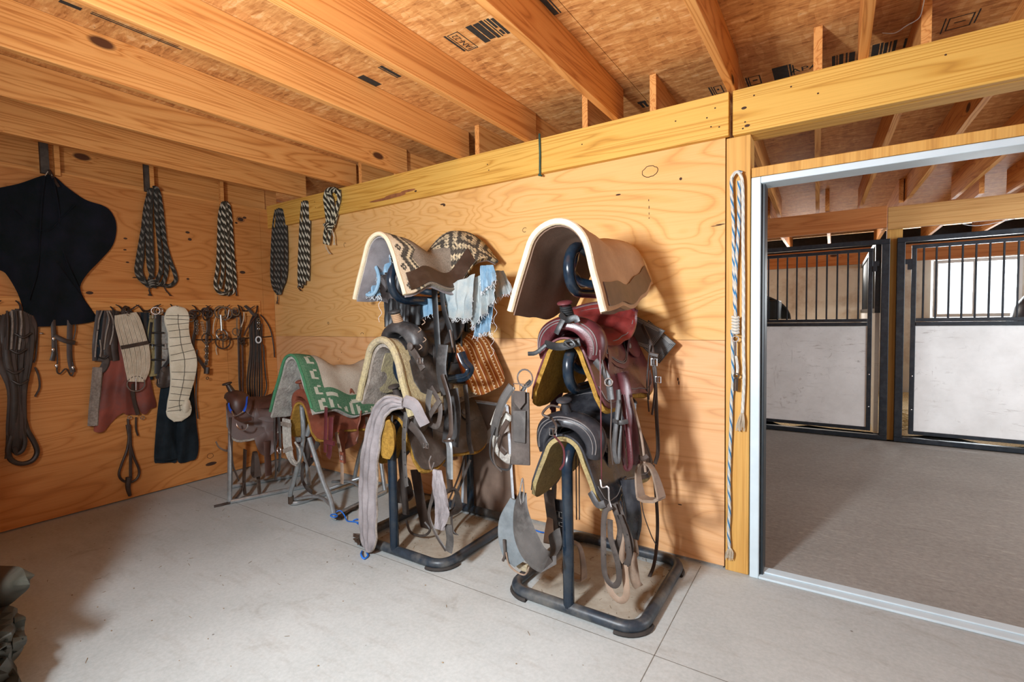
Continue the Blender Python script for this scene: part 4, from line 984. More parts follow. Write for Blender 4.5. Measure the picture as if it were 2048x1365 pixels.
# lavender grey quilted girth hanging in front
t=thing('padded_girth','long grey lavender quilted girth hanging to the floor in front of the left rack','girth',AY(745,1100,-.87))
pl=[(812,806,.05,-.86),(785,806,.085,-.88),(765,825,.10,-.89),(752,870,.12,-.89),(744,930,.14,-.89),(742,1000,.15,-.88),(742,1060,.14,-.88),(744,1100,.11,-.88)]
P=dens([AY(a,b,y) for a,b,d,y in pl],6);ws=dens([(d,0,0) for a,b,d,y in pl],6);n=len(P);G=[]
for i,p in enumerate(P):
    q=ws[i].x;tp=1.
    if i>n-5: tp=math.sqrt(max(.05,1-((i-(n-5))/4.2)**2))
    T=(P[min(i+1,n-1)]-P[max(i-1,0)]).normalized();Sd=T.cross(Vector((0,-1,0))).normalized()
    row=[]
    for j in range(15):
        u=-1+2*j/14;puff=.016*abs(math.sin(u*PI*1.5))+.012*(1-u*u);dg=.008*abs(math.sin((i*.55+u*1.6)*1.0))
        row.append(p+Sd*(u*q/2*tp)+Vector((0,-puff-dg,0)))
    G.append(row)
build(MB().sheet(G,.014),'quilted_body',M['lav'],t)
build(MB().tube([r[0] for r in G]+[r for r in G[-1]][1:-1]+[r[-1] for r in G[::-1]],.006,6),'bound_edge',M['greyfl'],t)
pstrap(t,[(812,804,-.88),(830,812,-.89),(842,835,-.88),(850,850,-.87)],.075,M['lav'],'shoulder_pad',.03)
o=pstrap(None,[(798,812,-.90),(790,822,-.905),(792,835,-.9)],.03,M['greyfl'],'girth_keeper') if 0 else None
# yellow fleece tab
mb=MB();G=[]
for i in range(9):
    v=i/8;row=[]
    for j in range(9):
        u=-1+2*j/8;k=math.sqrt(max(0,1-(max(0,abs(v-.5)-.3)/.2)**2))*.5+.5
        p=AY(775,840+75*v,-.875);row.append(p+Vector((u*.060*math.sqrt(max(.12,1-abs(2*v-1)**3.2)),-.014*(1-u*u)-.006*noise.noise(Vector((u*2,v*3,0))),0)))
    G.append(row)
build(MB().sheet(G,.022),'fleece_flap',M['mustard'],tD)
# ================================================================ CLOTH, DENIM
def rag(par,quad,mat,name,amp=.02,nu=16,nv=14,seed=0,folds=3.,t=.004,ragged=.0):
    """quad: 4 x (u,v,y) tl,tr,br,bl"""
    A,B,C_,D=[AY(*q) for q in quad];G=[]
    n=(B-A).cross(D-A).normalized()
    for i in range(nv):
        v=i/(nv-1);row=[]
        for j in range(nu):
            u=j/(nu-1);p=A.lerp(B,u).lerp(D.lerp(C_,u),v)
            h=amp*(math.sin(u*folds*2*PI+seed+v*1.3)*(.3+.7*v)+1.2*noise.noise(Vector((u*3+seed,v*3,seed))))
            e=ragged*noise.noise(Vector((u*9,seed,v*2)))*v if v>.6 else 0
            row.append(p+n*h+Vector((0,0,e)))
        G.append(row)
    return build(MB().sheet(G,t),name,mat,par),G
def fray(mb,pts,n,L,r=.0011,seed=1):
    rr=random.Random(seed)
    for k in range(n):
        i=rr.random()*(len(pts)-1);p=pts[int(i)].lerp(pts[min(len(pts)-1,int(i)+1)],i%1)
        q=[p];d=Vector((rr.uniform(-.6,.6),rr.uniform(-.6,.3),-1)).normalized();l=L*rr.uniform(.4,1.2)
        for s_ in range(4):
            d=(d+Vector((rr.uniform(-.7,.7),rr.uniform(-.5,.5),-.3+rr.uniform(-.4,.5)))).normalized();q.append(q[-1]+d*l/4)
        mb.tube(q,r,4,cap=False)
t=thing('ragged_denim','torn faded blue denim jeans with white frayed hems stuffed under the diamond blanket','denim rags',AY(920,620,-.45))
pc=[(((884,578,-.52),(950,548,-.50),(938,640,-.52),(893,634,-.54)),'denimw',.018),
    (((940,560,-.46),(985,540,-.44),(990,600,-.42),(945,655,-.45)),'denimw',.02),
    (((955,598,-.38),(990,590,-.36),(982,662,-.38),(950,672,-.40)),'denim',.016),
    (((975,540,-.30),(1008,542,-.28),(1026,580,-.28),(985,602,-.32)),'denimw',.014),
    (((960,532,-.47),(985,530,-.46),(992,560,-.46),(962,585,-.47)),'denim',.012),
    (((833,596,-.5),(868,598,-.5),(868,628,-.5),(838,640,-.5)),'denim',.012),
    (((738,482,-.70),(772,474,-.66),(790,540,-.66),(742,560,-.72)),'denim',.02),
    (((722,540,-.72),(752,520,-.70),(760,592,-.70),(738,590,-.72)),'denim',.016)]
fm=MB()
for k,(q,m_,a_) in enumerate(pc):
    o,G=rag(t,q,M[m_],'denim_leg',a_,seed=k*1.7,ragged=.02)
    fray(fm,G[-1],42 if k not in (5,6) else 14,.028,seed=k+3);fray(fm,[r[0] for r in G][6:]+[],14,.02,seed=k+40);fray(fm,[r[-1] for r in G][6:],14,.02,seed=k+60)
hem=dens([AY(u,v,-.74) for u,v in ((728,545),(740,528),(752,535),(758,560),(750,585),(735,590),(725,575))],5,True)
build(MB().tube(hem,.011,8,closed=True),'torn_hem',M['denim'],t);fray(fm,hem,70,.02,seed=91)
for (u,v,y,L) in ((760,590,-.74,55),(990,605,-.42,60),(983,662,-.38,18),(1026,580,-.28,26),(985,670,-.38,45)):
    P=[AY(u+4*math.sin(k*2.1+u),v+L*k/6,y) for k in range(7)];fm.tube(dens(P,3),.0011,4,cap=False)
build(fm,'frayed_threads',M['fray'],t,kind='stuff')
t=thing('black_cloth','black folded cloth hanging behind the rawhide wrapped horn','cloth',AY(805,620,-.5))
for k,(u0,u1) in enumerate(((768,790),(788,812),(810,840))): rag(t,((u0,596,-.55),(u1,598,-.55),(u1,650,-.55),(u0,655,-.55)),M['strapb'],'fold',.006,seed=k)
rag(t,((770,500,-.60),(835,520,-.50),(832,590,-.50),(772,585,-.6)),M['strapb'],'fold',.008,seed=9)
# cardboard sheet with white metal edging leaning behind the left rack
t=thing('brown_panel','brown fibreboard sheet in a white metal frame leaning behind the left rack','panel',(2.83,-.06,0))
def AYs(q,y): return [AY(a,b,y) for a,b in q]
F_=plain('fibreboard',(.20,.135,.10),.7,sc=5)
bl,br,tr,tl=AY(925,1016,-.05),AY(1030,1042,-.05),AY(1015,812,-.03),AY(932,800,-.03)
build(MB().poly([bl,br,tr,tl],(0,.008,0),1.),'sheet',F_,t,smooth=False)
mb=MB()
for a,b in ((br,tr),(tl,tr),(bl,tl)): mb.tube([a+Vector((0,-.006,0)),b+Vector((0,-.006,0))],.011,4)
build(mb,'edging',plain('white_edging',(.62,.68,.74),.4),t,smooth=False)
P=AYs([(1014,822),(1018,862),(946,905),(938,900)],-.10)
build(MB().poly(P,(0,.004,0),1.),'torn_flap',plain('card_flap',(.42,.37,.33),.8,sc=6),t,smooth=False)
# ================================================================ MIDDLE STAND + GREEN BLANKET
t=thing('folding_saddle_stand','galvanised crossed-leg saddle stand under the green and cream blanket','saddle stand',(1.45,-.4,0))
r=.017
def GT(pts,nm='leg',rad=r,m='galv'): return build(MB().tube(dens([Vector(p) for p in pts],4),rad,10),nm,M[m],t)
GT([(1.45,-.70,.80),(1.45,-.70,.53),(1.30,-.69,.20),(1.245,-.685,.10),(1.24,-.68,.02)])
GT([(1.60,-.70,.76),(1.50,-.70,.57)]);GT([(1.54,-.71,.56),(1.66,-.70,.28),(1.73,-.69,.14),(1.76,-.69,.02)])
GT([(1.24,-.68,.02),(1.28,-.60,.02),(1.30,-.16,.02)],'foot_bar');GT([(1.76,-.69,.02),(1.72,-.60,.02),(1.66,-.14,.02)],'foot_bar')
GT([(1.30,-.16,.02),(1.38,-.14,.30),(1.52,-.12,.56),(1.62,-.12,.76)]);GT([(1.66,-.14,.02),(1.56,-.12,.45),(1.44,-.12,.78)])
GT([(1.47,-.72,.79),(1.46,-.40,.80),(1.45,-.10,.80)],'top_rail');GT([(1.58,-.72,.76),(1.59,-.40,.77),(1.60,-.10,.77)],'top_rail')
GT([(1.26,-.66,.05),(1.50,-.62,.10),(1.74,-.66,.06)],'cross_brace',.012);GT([(1.32,-.4,.06),(1.5,-.2,.12),(1.7,-.4,.06)],'cross_brace',.012)
GT([(1.30,-.36,.10),(1.5,-.34,.13),(1.70,-.36,.10)],'cross_brace',.012)
GT([(1.24,-.68,.02),(1.242,-.681,.075)],'foot_sleeve',.021,'iron')
build(MB().lathe((1.47,-.735,.545),[(.004,.0),(.018,.003),(.018,.02)],(0,-1,0),12),'pivot_bolt',M['galv'],t)
tE,FE=saddle('reddish brown saddle with mustard fleece hidden under the green and cream blanket',(1.50,-.75,.825),0,M['redbrn'],M['redbrn'],M['mustard'],M['dkbrn'],M['redbrn'],sc=.84,cant=.07,fend=.52,stir=False,braid=False)
pstrap(tE,[(652,815,-.72),(651,860,-.73),(650,905,-.73)],.035,M['burg'],'stirrup_leather',.007)
pstrap(tE,[(662,835,-.72),(661,870,-.73),(659,905,-.73),(656,915,-.73)],.048,M['burg'],'stirrup_leather',.009)
pstrap(tE,[(650,884,-.75),(668,888,-.75)],.035,M['burg'],'keeper',.014,3)
pstrap(tE,[(672,865,-.65),(680,900,-.66),(684,935,-.66),(684,968,-.66)],.035,M['tanl'],'girth_strap',.007)
pstrap(tE,[(683,905,-.67),(683,925,-.67)],.04,M['redbrn'],'buckle_keeper',.009,2);buckle(tE,AY(683,916,-.68),.03,.03,M['chrome'])
rag(tE,((672,826,-.42),(722,822,-.42),(718,882,-.42),(690,902,-.42)),M['redbrn'],'broad_fender',.03,seed=3,folds=1.,t=.008)
rag(tE,((590,835,-.55),(632,840,-.5),(640,890,-.5),(618,935,-.52)),M['dkbrn'],'off_fender',.02,seed=5,folds=1.,t=.008)
pstrap(tE,[(596,825,-.6),(600,850,-.61),(598,888,-.61)],.06,M['burg'],'off_leather',.007)
for u in (586,610,621): pass
pstrap(tE,[(733,835,-.4),(734,880,-.4),(730,930,-.4),(722,965,-.4)],.03,M['dkbrn'],'off_billet',.006)
pstrap(tE,[(608,925,-.5),(604,955,-.5),(612,975,-.5),(624,985,-.5)],.04,M['dust'],'flank_strap',.006)
F=frame((1.50,-.80,1.150),0)
t=thing('green_saddle_blanket','green and cream patterned saddle blanket with fleece underside on the middle stand','saddle blanket',(1.5,-.45,.9))
zt=[(0,0),(.22,-.02),(.5,-.11),(.75,-.12),(1,-.08)]
P,A=dpad(F,.72,[(0,.55),(1,.48)],[(0,.46),(.3,.44),(1,.42)],[(0,.10),(1,.14)],[(0,1.12),(.5,1.1),(1,1.1)],zt,.02,36,61,0,.008,rc=.03,roll=-.04)
build(MB().sheet(P,.016,A),'wool_body',M['green'],t)
P2,_=dpad(F,.70,[(0,.54),(1,.47)],[(0,.45),(.3,.43),(1,.41)],[(0,.10),(1,.14)],[(0,1.12),(.5,1.1),(1,1.1)],zt,.02,26,41,-.020,.012,roll=-.04,seed=3);build(MB().sheet([[p+Vector((0,.006,0)) for p in r_] for r_ in P2],.018),'underside_fleece',M['whitefl'],t)
build(MB().tube(P[0],.010,8),'green_binding',plain('green_binding',(.045,.17,.08),.9,var=.2,sc=60),t)
# cream mohair cinch hanging below the blanket (between both stands)
def corded(par,pts,ws,n,mat,r=.004,bands=(),bm=None,axis='x',name='cord_strands'):
    """parallel cords following centre line with width ws"""
    P=dens(pts,6);W=dens([(w,0,0) for w in ws],6);m=len(P);mb=MB();fac=Vector((1,0,0)) if axis=='x' else Vector((0,-1,0))
    S_=[]
    for i in range(m):
        T=(P[min(i+1,m-1)]-P[max(i-1,0)]).normalized();S_.append(T.cross(fac).normalized())
    for k in range(n):
        u=-.5+k/(n-1);mb.tube([P[i]+S_[i]*(u*W[i].x)+fac*(.003*((k*7)%3)) for i in range(m)],r,6)
    o=build(mb,name,mat,par)
    for b0 in bands:
        i=int(b0*(m-1));mb=MB();a=P[i]-S_[i]*(W[i].x/2+.004);b=P[i]+S_[i]*(W[i].x/2+.004);dn=(P[min(i+1,m-1)]-P[i-1]).normalized()
        mb.add([a-dn*.014+fac*.016,b-dn*.014+fac*.016,b+dn*.014+fac*.016,a+dn*.014+fac*.016,a-dn*.014-fac*.006,b-dn*.014-fac*.006,b+dn*.014-fac*.006,a+dn*.014-fac*.006],[(0,1,2,3),(7,6,5,4),(0,4,5,1),(3,2,6,7),(0,3,7,4),(1,5,6,2)])
        build(mb,'woven_band',bm,par,smooth=False)
    return o
t=thing('string_cinch','off-white string cinch with a ring hanging between the brown saddle and the crossed-leg stand','cinch',AY(578,870,-.78))
corded(t,[AY(u,v,-.78) for u,v in ((573,838),(574,870),(576,895),(584,920),(594,930))],[.085,.09,.09,.05,.02],13,M['whitefl'],.0042,(.1,.55),M['greyfl'],'y')
ring_part(t,AY(558,901,-.79),.022,.004,(0,-1,0),M['chrome'])
ptube(t,[(590,885,-.79),(599,900,-.79),(600,918,-.79),(592,928,-.79),(584,918,-.79)],.007,M['whitefl'],'loop')
# ================================================================ LEFT STAND + BROWN SADDLE
t=thing('saddle_stand','low galvanised saddle stand holding the dark brown saddle in the corner','saddle stand',(.72,-.62,0))
GT([(.79,-.90,.02),(.785,-.885,.25),(.77,-.86,.50),(.72,-.80,.66)]);GT([(.45,-.72,.02),(.47,-.72,.30),(.58,-.76,.66)])
GT([(1.00,-.36,.02),(.94,-.36,.30),(.86,-.40,.66)]);GT([(.66,-.22,.02),(.68,-.25,.30),(.78,-.34,.66)])
GT([(.80,-.90,.018),(.90,-.62,.018),(1.00,-.36,.018)],'foot_bar');GT([(.45,-.72,.018),(.56,-.46,.018),(.66,-.22,.018)],'foot_bar')
GT([(.65,-.80,.67),(.73,-.58,.67),(.82,-.36,.67)],'top_rail')
for q in (.35,.8):
    p0=Vector((.80,-.90,.02)).lerp(Vector((1.0,-.36,.02)),q);build(MB().strap([p0,p0+Vector((-.03,.01,.17))],.03,.012,(1,0,0)),'flat_brace',M['iron'],t)
tF,FF=saddle('dark brown plain saddle with tall horn and silver dee ring on the corner stand',(.645,-.82,.745),-.42,M['brn'],M['brn'],M['greyfl'],M['dkbrn'],M['dkbrn'],sc=1.0,fend=.52,dl=.34,stir=False,braid=False,forkw=.085,cant=.12,stm=M['dkbrn'],fendside=(1,))
pstrap(tF,[(494,795,-.80),(492,812,-.83),(487,824,-.85)],.03,M['bluestrap'],'blue_strap',.006)
pstrap(tF,[(457,808,-.86),(459,818,-.87),(463,824,-.87)],.03,M['bluestrap'],'blue_strap',.006)
ptube(tF,[(463,823,-.88),(468,832,-.89),(476,830,-.89),(486,824,-.88)],.005,M['chrome'],'chain')
c=AY(484,848,-.88);build(MB().ring(c,.055,.006,(.25,-1,0),20,8,1.,.85,(PI*.5,PI*1.5)),'dee_ring',M['chrome'],tF)
build(MB().ring(c,.053,.006,(.25,-1,0),20,8,1.,.85,(PI*.45,PI*1.55)),'dee_ring_inner',M['chrome'],tF) if 0 else None
pstrap(tF,[(470,835,-.86),(484,842,-.87),(502,838,-.86)],.03,M['brn'],'ring_keeper',.01)
pstrap(tF,[(460,835,-.86),(462,880,-.87),(466,930,-.87),(478,962,-.87)],.022,M['dkbrn'],'latigo',.006)
pstrap(tF,[(490,900,-.80),(489,930,-.80),(488,965,-.80),(490,990,-.80)],.05,M['dkbrn'],'stirrup_leather',.009)
pstrap(tF,[(488,965,-.81),(482,985,-.83),(466,1003,-.88),(445,1010,-.95),(428,1014,-1.0)],.022,M['dkbrn'],'trailing_strap',.006)
s_=stirrup(tF,AY(510,905,-.75),.12,.17,M['dkbrn'],.05,facing=-.3)
pstrap(tF,[(549,830,-.62),(549,880,-.62),(552,930,-.62),(551,960,-.62)],.025,M['dust'],'rear_billet',.006)
pstrap(tF,[(557,830,-.60),(560,880,-.60),(559,930,-.60),(556,943,-.60)],.038,M['greyt'],'rear_billet',.007)
holes(tF,[(557,880,-.61),(558,895,-.61),(558,910,-.61),(558,925,-.61)])
pstrap(tF,[(432,884,-.75),(438,895,-.75),(452,902,-.76),(462,898,-.78)],.02,M['tanl'],'fleece_cord',.006)
# blue twine and dark scraps on the floor
def fz(u,v,z=.008): return AZ(u,v,z)
def floor_cord(label,pts,r,mat,cat='twine',name='twine'):
    o=build(MB().tube(dens([fz(u,v,z) for u,v,z in pts],6),r,6),name,mat);return tag(o,label,cat)
floor_cord('blue baling twine curled on the floor at the foot of the crossed-leg stand',[(664,1030,.02),(670,1026,.05),(680,1022,.06),(688,1030,.04),(694,1042,.01),(705,1044,.008),(722,1046,.008)],.004,M['bluecord'])
mb=MB()
for k in range(3): mb.ring(fz(668,1032,.035+.02*k),.022,.004,(0.2,.1,1),14,6)
tag(build(mb,'twine_knot',M['bluecord']),'bright blue twine knotted round the foot of the crossed-leg stand','twine')
floor_cord('blue twine tuft beside the hanging lavender girth',[(706,1042,.01),(714,1039,.02),(722,1042,.03),(714,1047,.01),(722,1050,.02)],.004,M['bluecord'])
floor_cord('blue twine loop under the end of the lavender girth',[(724,1103,.01),(722,1110,.02),(728,1118,.01),(736,1112,.01),(733,1105,.012)],.005,M['bluecord'])
floor_cord('bit of bright blue twine against the wall behind the right rack',[(1068,1060,.02),(1078,1064,.03),(1088,1066,.02)],.005,M['bluecord'])
mb=MB()
for k in range(5):
    rr=random.Random(k);P=[fz(676+14*i+rr.uniform(-3,3),1036-9*i+rr.uniform(-3,3),.01+.02*rr.random()) for i in range(4)];mb.strap(P,.03,.006,(rr.uniform(-.5,.5),rr.uniform(-.5,.5),1))
tag(build(mb,'leather_scraps',M['iron']),'heap of dark leather scraps beside the blue twine by the crossed-leg stand','scraps',kind=None)
mb=MB()
for k in range(6):
    rr=random.Random(k+30);P=[fz(712+rr.uniform(-6,20),1075+rr.uniform(-8,14),.008+.02*rr.random()) for i in range(4)];mb.strap(P,.02,.006,(rr.uniform(-.5,.5),rr.uniform(-.5,.5),1))
tag(build(mb,'leather_scraps',M['iron']),'dark strap scraps on the floor at the left edge of the left rack','scraps')
# dirt and straw inside the rack bases
def litter(label,x0,x1,y0,y1,n,seed,name='floor_litter'):
    rr=random.Random(seed);mb=MB()
    for k in range(n):
        x=rr.uniform(x0,x1);y=rr.uniform(y0,y1);a=rr.uniform(0,PI);l=rr.uniform(.008,.035)
        if rr.random()<.5: mb.tube([(x,y,.002),(x+l*math.cos(a),y+l*math.sin(a),.003)],.0011,4)
        else:
            q=rr.uniform(.002,.005);mb.ball((x,y,q*.4),q,q*.8,q*.5,6,4)
    return tag(build(mb,name,plain('straw_and_dirt',(.26,.19,.12),.9,var=.6,sc=40)),label,'litter',kind='stuff')
litter('straw bits and dirt on the floor inside the right rack base',3.32,3.92,-.78,-.1,170,5)
litter('straw bits and dirt on the floor inside the left rack base',2.2,2.84,-.78,-.1,130,6)
litter('scattered crumbs and straw along the tack room floor',.3,5.2,-2.3,-.9,120,7)
b_=NB('rack_dust');n_=b_.noise(b_.coord((1,1,1)),7,5,.7)
b_.fin(b_.ramp(n_,(.3,(.30,.25,.19)),(.7,(.46,.42,.35))),.9,spec=.1)
for lab,(x0,x1) in (('brown dust patch on the concrete inside the right rack base',(3.33,3.90)),('brown dust patch on the concrete inside the left rack base',(2.21,2.81))):
    G=[];
    for i in range(13):
        row=[]
        for j in range(13):
            u=-1+i/6;v=-1+j/6;k=1-.08*abs(noise.noise(Vector((u*3,v*3,x0))));uu=u*math.sqrt(1-.5*v*v*.35);vv=v*math.sqrt(1-.5*u*u*.35)
            row.append(((x0+x1)/2+uu*k*(x1-x0)/2,-.45+vv*k*.33,.0012))
        G.append(row)
    tag(build(MB().grid(G),'dust_patch',b_.m),lab,'dust',kind='stuff')
# ================================================================ LEFT WALL DRESSING
def T3(u,v,x): return AX(u,v,x)
def xstrap(par,pts,w,mat,name='strap',t=.005,n=5,face=(1,0,0)):
    P=dens([AX(u,v,x) for u,v,x in pts],n);return build(MB().strap(P,w,t,face),name,mat,par)
def xtube(par,pts,r,mat,name='cord',n=5,closed=False,seg=7):
    P=dens([AX(u,v,x) for u,v,x in pts],n,closed);return build(MB().tube(P,r,seg,closed),name,mat,par)
def ropetube(mb,pts,r,seg=8,closed=False):
    k0=len(mb.v);mb.tube(pts,r,seg,closed);L=0;n=len(pts)
    for i in range(n):
        if i: L+=(Vector(pts[i])-Vector(pts[i-1])).length
        for k in range(seg): mb.at[k0+i*seg+k]=(L,k/seg,0)
def fanpad(par,out,ctr,x0,bulge,th,mat,name,folds=0,amp=0,plane='x',rings=7,sub=4):
    f=(lambda u,v,d:AX(u,v,d)) if plane=='x' else (lambda u,v,d:AY(u,v,-d))
    O=dens([(u,v,0) for u,v in out],sub,True);O=O+[O[0]];G=[]
    for k in range(rings+1):
        q=max(k/rings,.002);row=[]
        for p in O:
            u=ctr[0]+(p.x-ctr[0])*q;v=ctr[1]+(p.y-ctr[1])*q
            d=x0+bulge*(1-q*q)+amp*(math.sin(u*.09*folds+v*.02)+.8*noise.noise(Vector((u*.03,v*.03,x0*9))))
            row.append(f(u,v,d))
        G.append(row)
    mb=MB();mb.sheet(G,th);return build(mb,name,mat,par),O
# studs and nailers seen above the left wall sheathing
tb=MB();tb.box(.0005,.020,-2.6,-.155,1.44,1.584);hb=build(tb,'tack_board',M['lumber'],smooth=False,bevel=.003,label='long orange pine board screwed to the left wall holding the tack hooks',cat='board')
dk=plain('dark_weathered_stud',(.055,.042,.032),.8,var=.5,sc=25)
for i,(u0,v0,u1,v1,lab,m_) in enumerate(((85,292,85,352,'dark weathered stud above the black blanket on the left wall',dk),(110,300,112,352,'dark brown stud half hidden beside the weathered one',M['lumber']),(290,342,291,372,'dark stud over the first rope coil on the left wall',dk),(300,345,302,372,'pale narrow stud over the first rope coil',M['lumber']),(440,372,441,410,'narrow stud over the second rope coil on the left wall',M['lumber']))):
    a=AX(u0,v0,.0);mb=MB();wd=.045 if i==0 else .03
    mb.box(.001,.035 if i==0 else .02,a.y-wd/2,a.y+wd/2,2.442,2.475 if 0 else 2.50);
    mb=MB();mb.box(-.0,.030,a.y-wd/2,a.y+wd/2,2.4405,2.66)
    build(mb,'wall_stud',m_,smooth=False,label=lab,cat='stud',group='studs above the left wall')
# rope coils
def coil(label,top,strands,mat,x,plane='x',r=.011,knot=None,tails=()):
    f=(lambda u,v,d:AX(u,v,d)) if plane=='x' else (lambda u,v,d:AY(u,v,-d))
    o0=f(top[0],top[1],x);t=thing('rope_coil',label,'rope',o0,'rope coils hanging by the corner')
    for k,(pts,dx) in enumerate(strands):
        mb=MB();ropetube(mb,dens([f(u,v,x+dx) for u,v in pts],6),r);build(mb,'rope_strand',mat,t)
    if knot:
        u,v=knot;mb=MB()
        for k in range(3): ropetube(mb,dens([f(u-9+k*2,v-3+k*4,x+.02),f(u,v+k*4-4,x+.035),f(u+10-k*2,v+k*4,x+.02)],5),r*.9)
        build(mb,'wrapping_knot',mat,t)
    for k,pts in enumerate(tails):
        mb=MB();P=dens([f(u,v,x+.015) for u,v in pts],4);rr=random.Random(k)
        for q in range(9): mb.tube([p+Vector((rr.uniform(-.006,.006),rr.uniform(-.008,.008),0))*(i/len(P)+.2) for i,p in enumerate(P)],.0018,4)
        build(mb,'frayed_end',M['dkbrn'] if mat is not M['bwrope2'] else M['mohair'],t,kind='stuff')
    build(MB().tube([f(top[0],top[1]+4,.0),f(top[0],top[1]+4,x+.03)],.004,6),'nail',M['iron'],t)
    return t
coil('dark rope coil with wide loops on the left wall beside the black blanket',(304,377),[
    ([(300,380),(291,420),(286,470),(284,510),(282,545),(296,572),(312,568)],0),([(303,378),(296,430),(296,480),(298,530),(306,556)],.02),
    ([(304,377),(301,430),(303,490),(305,540),(300,560)],.01),([(306,376),(314,378),(320,400),(326,450),(331,500),(333,540),(326,566),(310,570)],.005),
    ([(310,380),(318,420),(326,470),(338,515),(350,548),(351,562),(340,572),(322,570)],.0),([(312,382),(314,440),(320,500),(322,540),(312,566)],.02),
    ([(299,384),(288,450),(276,520),(274,545),(284,562),(300,572)],.0)],M['dkrope'],.03,r=.0165,knot=(305,566),tails=([(300,572),(298,582),(302,592)],[(325,570),(334,584),(342,592)]))
coil('brown and cream rope coil on the left wall above the bit bridles',(448,404),[
    ([(446,406),(440,430),(438,480),(436,530),(431,570),(440,586),(455,588)],0),([(448,404),(446,440),(446,490),(446,540),(440,578)],.015),
    ([(450,403),(456,440),(455,500),(456,550),(452,582)],.01),([(452,404),(459,420),(463,470),(466,520),(470,560),(468,582),(455,590)],0),
    ([(448,406),(451,460),(460,520),(462,570),(450,586)],.02)],M['bwrope'],.03,r=.0165,tails=([(466,570),(472,582),(473,592)],))
coil('thick dark braided rope coil right in the corner',(558,417),[
    ([(553,420),(548,450),(545,500),(544,550),(548,575),(556,588)],0),([(556,418),(553,460),(552,520),(552,560),(556,585)],.01),
    ([(559,417),(559,460),(558,520),(558,590)],.018),([(562,418),(565,460),(565,520),(566,560),(560,588)],.01),([(566,420),(571,450),(573,510),(571,555),(562,580)],0)],M['dkrope'],.03,'y',r=.0165,tails=([(555,588),(555,598),(554,608)],))
coil('narrow brown and cream rope bundle on the back wall, second from the corner',(611,402),[
    ([(606,404),(603,440),(601,480),(599,530),(599,566),(604,575)],0),([(609,402),(608,440),(606,490),(604,540),(602,572)],.012),
    ([(613,402),(614,440),(612,490),(610,540),(608,570)],.012),([(617,404),(618,440),(617,490),(617,530),(616,562)],0)],M['bwrope'],.03,'y',r=.0165,tails=([(598,565),(596,575),(602,582)],))
coil('short black and cream rope coil looped over the header, third from the corner',(664,378),[
    ([(670,378),(656,380),(650,395),(652,415),(655,440),(653,455)],.01),([(674,380),(662,384),(657,405),(658,430),(657,455)],.02),
    ([(678,380),(678,400),(670,430),(664,450)],.02),([(660,378),(672,384),(679,398),(674,425),(668,450)],.0),([(654,452),(650,470),(650,488)],0),([(662,452),(659,470),(656,490)],.01),([(656,385),(664,400),(666,430),(660,452)],.03)],
    M['bwrope2'],.045,'y',r=.0165,knot=(658,453),tails=([(650,488),(653,498),(660,508)],[(662,452),(667,470),(669,490)]))
# ropes on the door post
def postrope(label,strands,mat,r,x0):
    t=thing('lead_rope',label,'rope',AY(*strands[0][-1][:2],-.03))
    for pts in strands:
        mb=MB();ropetube(mb,dens([AY(u,v,-y) for u,v,y in pts],6),r);build(mb,'rope_strand',mat,t)
    return t
t=postrope('blue flecked lead rope with a steel snap hanging from the yellow door post',
   [[(1484,346,.030),(1476,344,.035),(1468,348,.03),(1463,362,.03),(1464,400,.03),(1467,450,.03),(1467,500,.03),(1468,560,.03),(1470,620,.03)],
    [(1464,660,.022),(1465,700,.022),(1466,760,.022),(1463,800,.022),(1462,850,.022),(1460,900,.022),(1458,960,.022),(1459,1020,.022),(1457,1060,.022),(1459,1098,.022)],
    [(1478,362,.03),(1478,400,.03),(1477,460,.03),(1472,540,.03),(1471,600,.03),(1471,634,.03)]],M['blrope'],.0085,0)
mb=MB()
for k in range(6):
    y=634+k*6;ropetube(mb,dens([AY(1465,y,-.04),AY(1471,y+3,-.055),AY(1477,y+1,-.04)],4),.0075)
build(mb,'spliced_end',M['whrope'],t)
ring_part(t,AY(1471,678,-.045),.014,.0035,(0.2,-1,0),M['chrome']);build(MB().tube([AY(1471,684,-.045),AY(1471,712,-.045)],.0065,8),'snap_hook',M['chrome'],t)
mb=MB();rr=random.Random(4)
for q in range(26):
    a=rr.uniform(-1,1);mb.tube(dens([AY(1459+a*2,1096,-.022),AY(1459+a*8,1106,-.026-.01*rr.random()),AY(1458+a*8,1118+rr.uniform(-4,4),-.025)],3),.0017,4)
build(mb,'frayed_end',M['mohair'],t,kind='stuff')
t=None;t=postrope('white flecked lead rope with a tassel end and rusty snap on the door post',
   [[(1463,356,.038),(1470,346,.042),(1478,346,.042),(1484,360,.038),(1486,400,.03),(1486,480,.028),(1487,560,.026),(1487,640,.024),(1487,700,.022),(1488,760,.022),(1485,826,.022)]],M['whrope'],.0082,0)
mb=MB()
for q in range(30):
    a=rr.uniform(-1,1);mb.tube(dens([AY(1485+a*2,824,-.022),AY(1482+a*7,842,-.026-.01*rr.random()),AY(1480+a*9,860+rr.uniform(-6,4),-.025)],3),.0018,4)
build(mb,'tassel',M['mohair'],t,kind='stuff')
mb=MB();ring=MB().ring(AY(1473,752,-.04),.012,.0035,(0,-1,0),14,6);build(ring,'ring',M['iron'],t)
build(MB().tube([AY(1472,758,-.04),AY(1471,782,-.04)],.011,10),'rusty_snap',M['iron'],t)
ropetube(m_:=MB(),dens([AY(1472,712,-.035),AY(1475,735,-.035),AY(1474,750,-.035)],4),.007);build(m_,'rope_strand',M['whrope'],t)
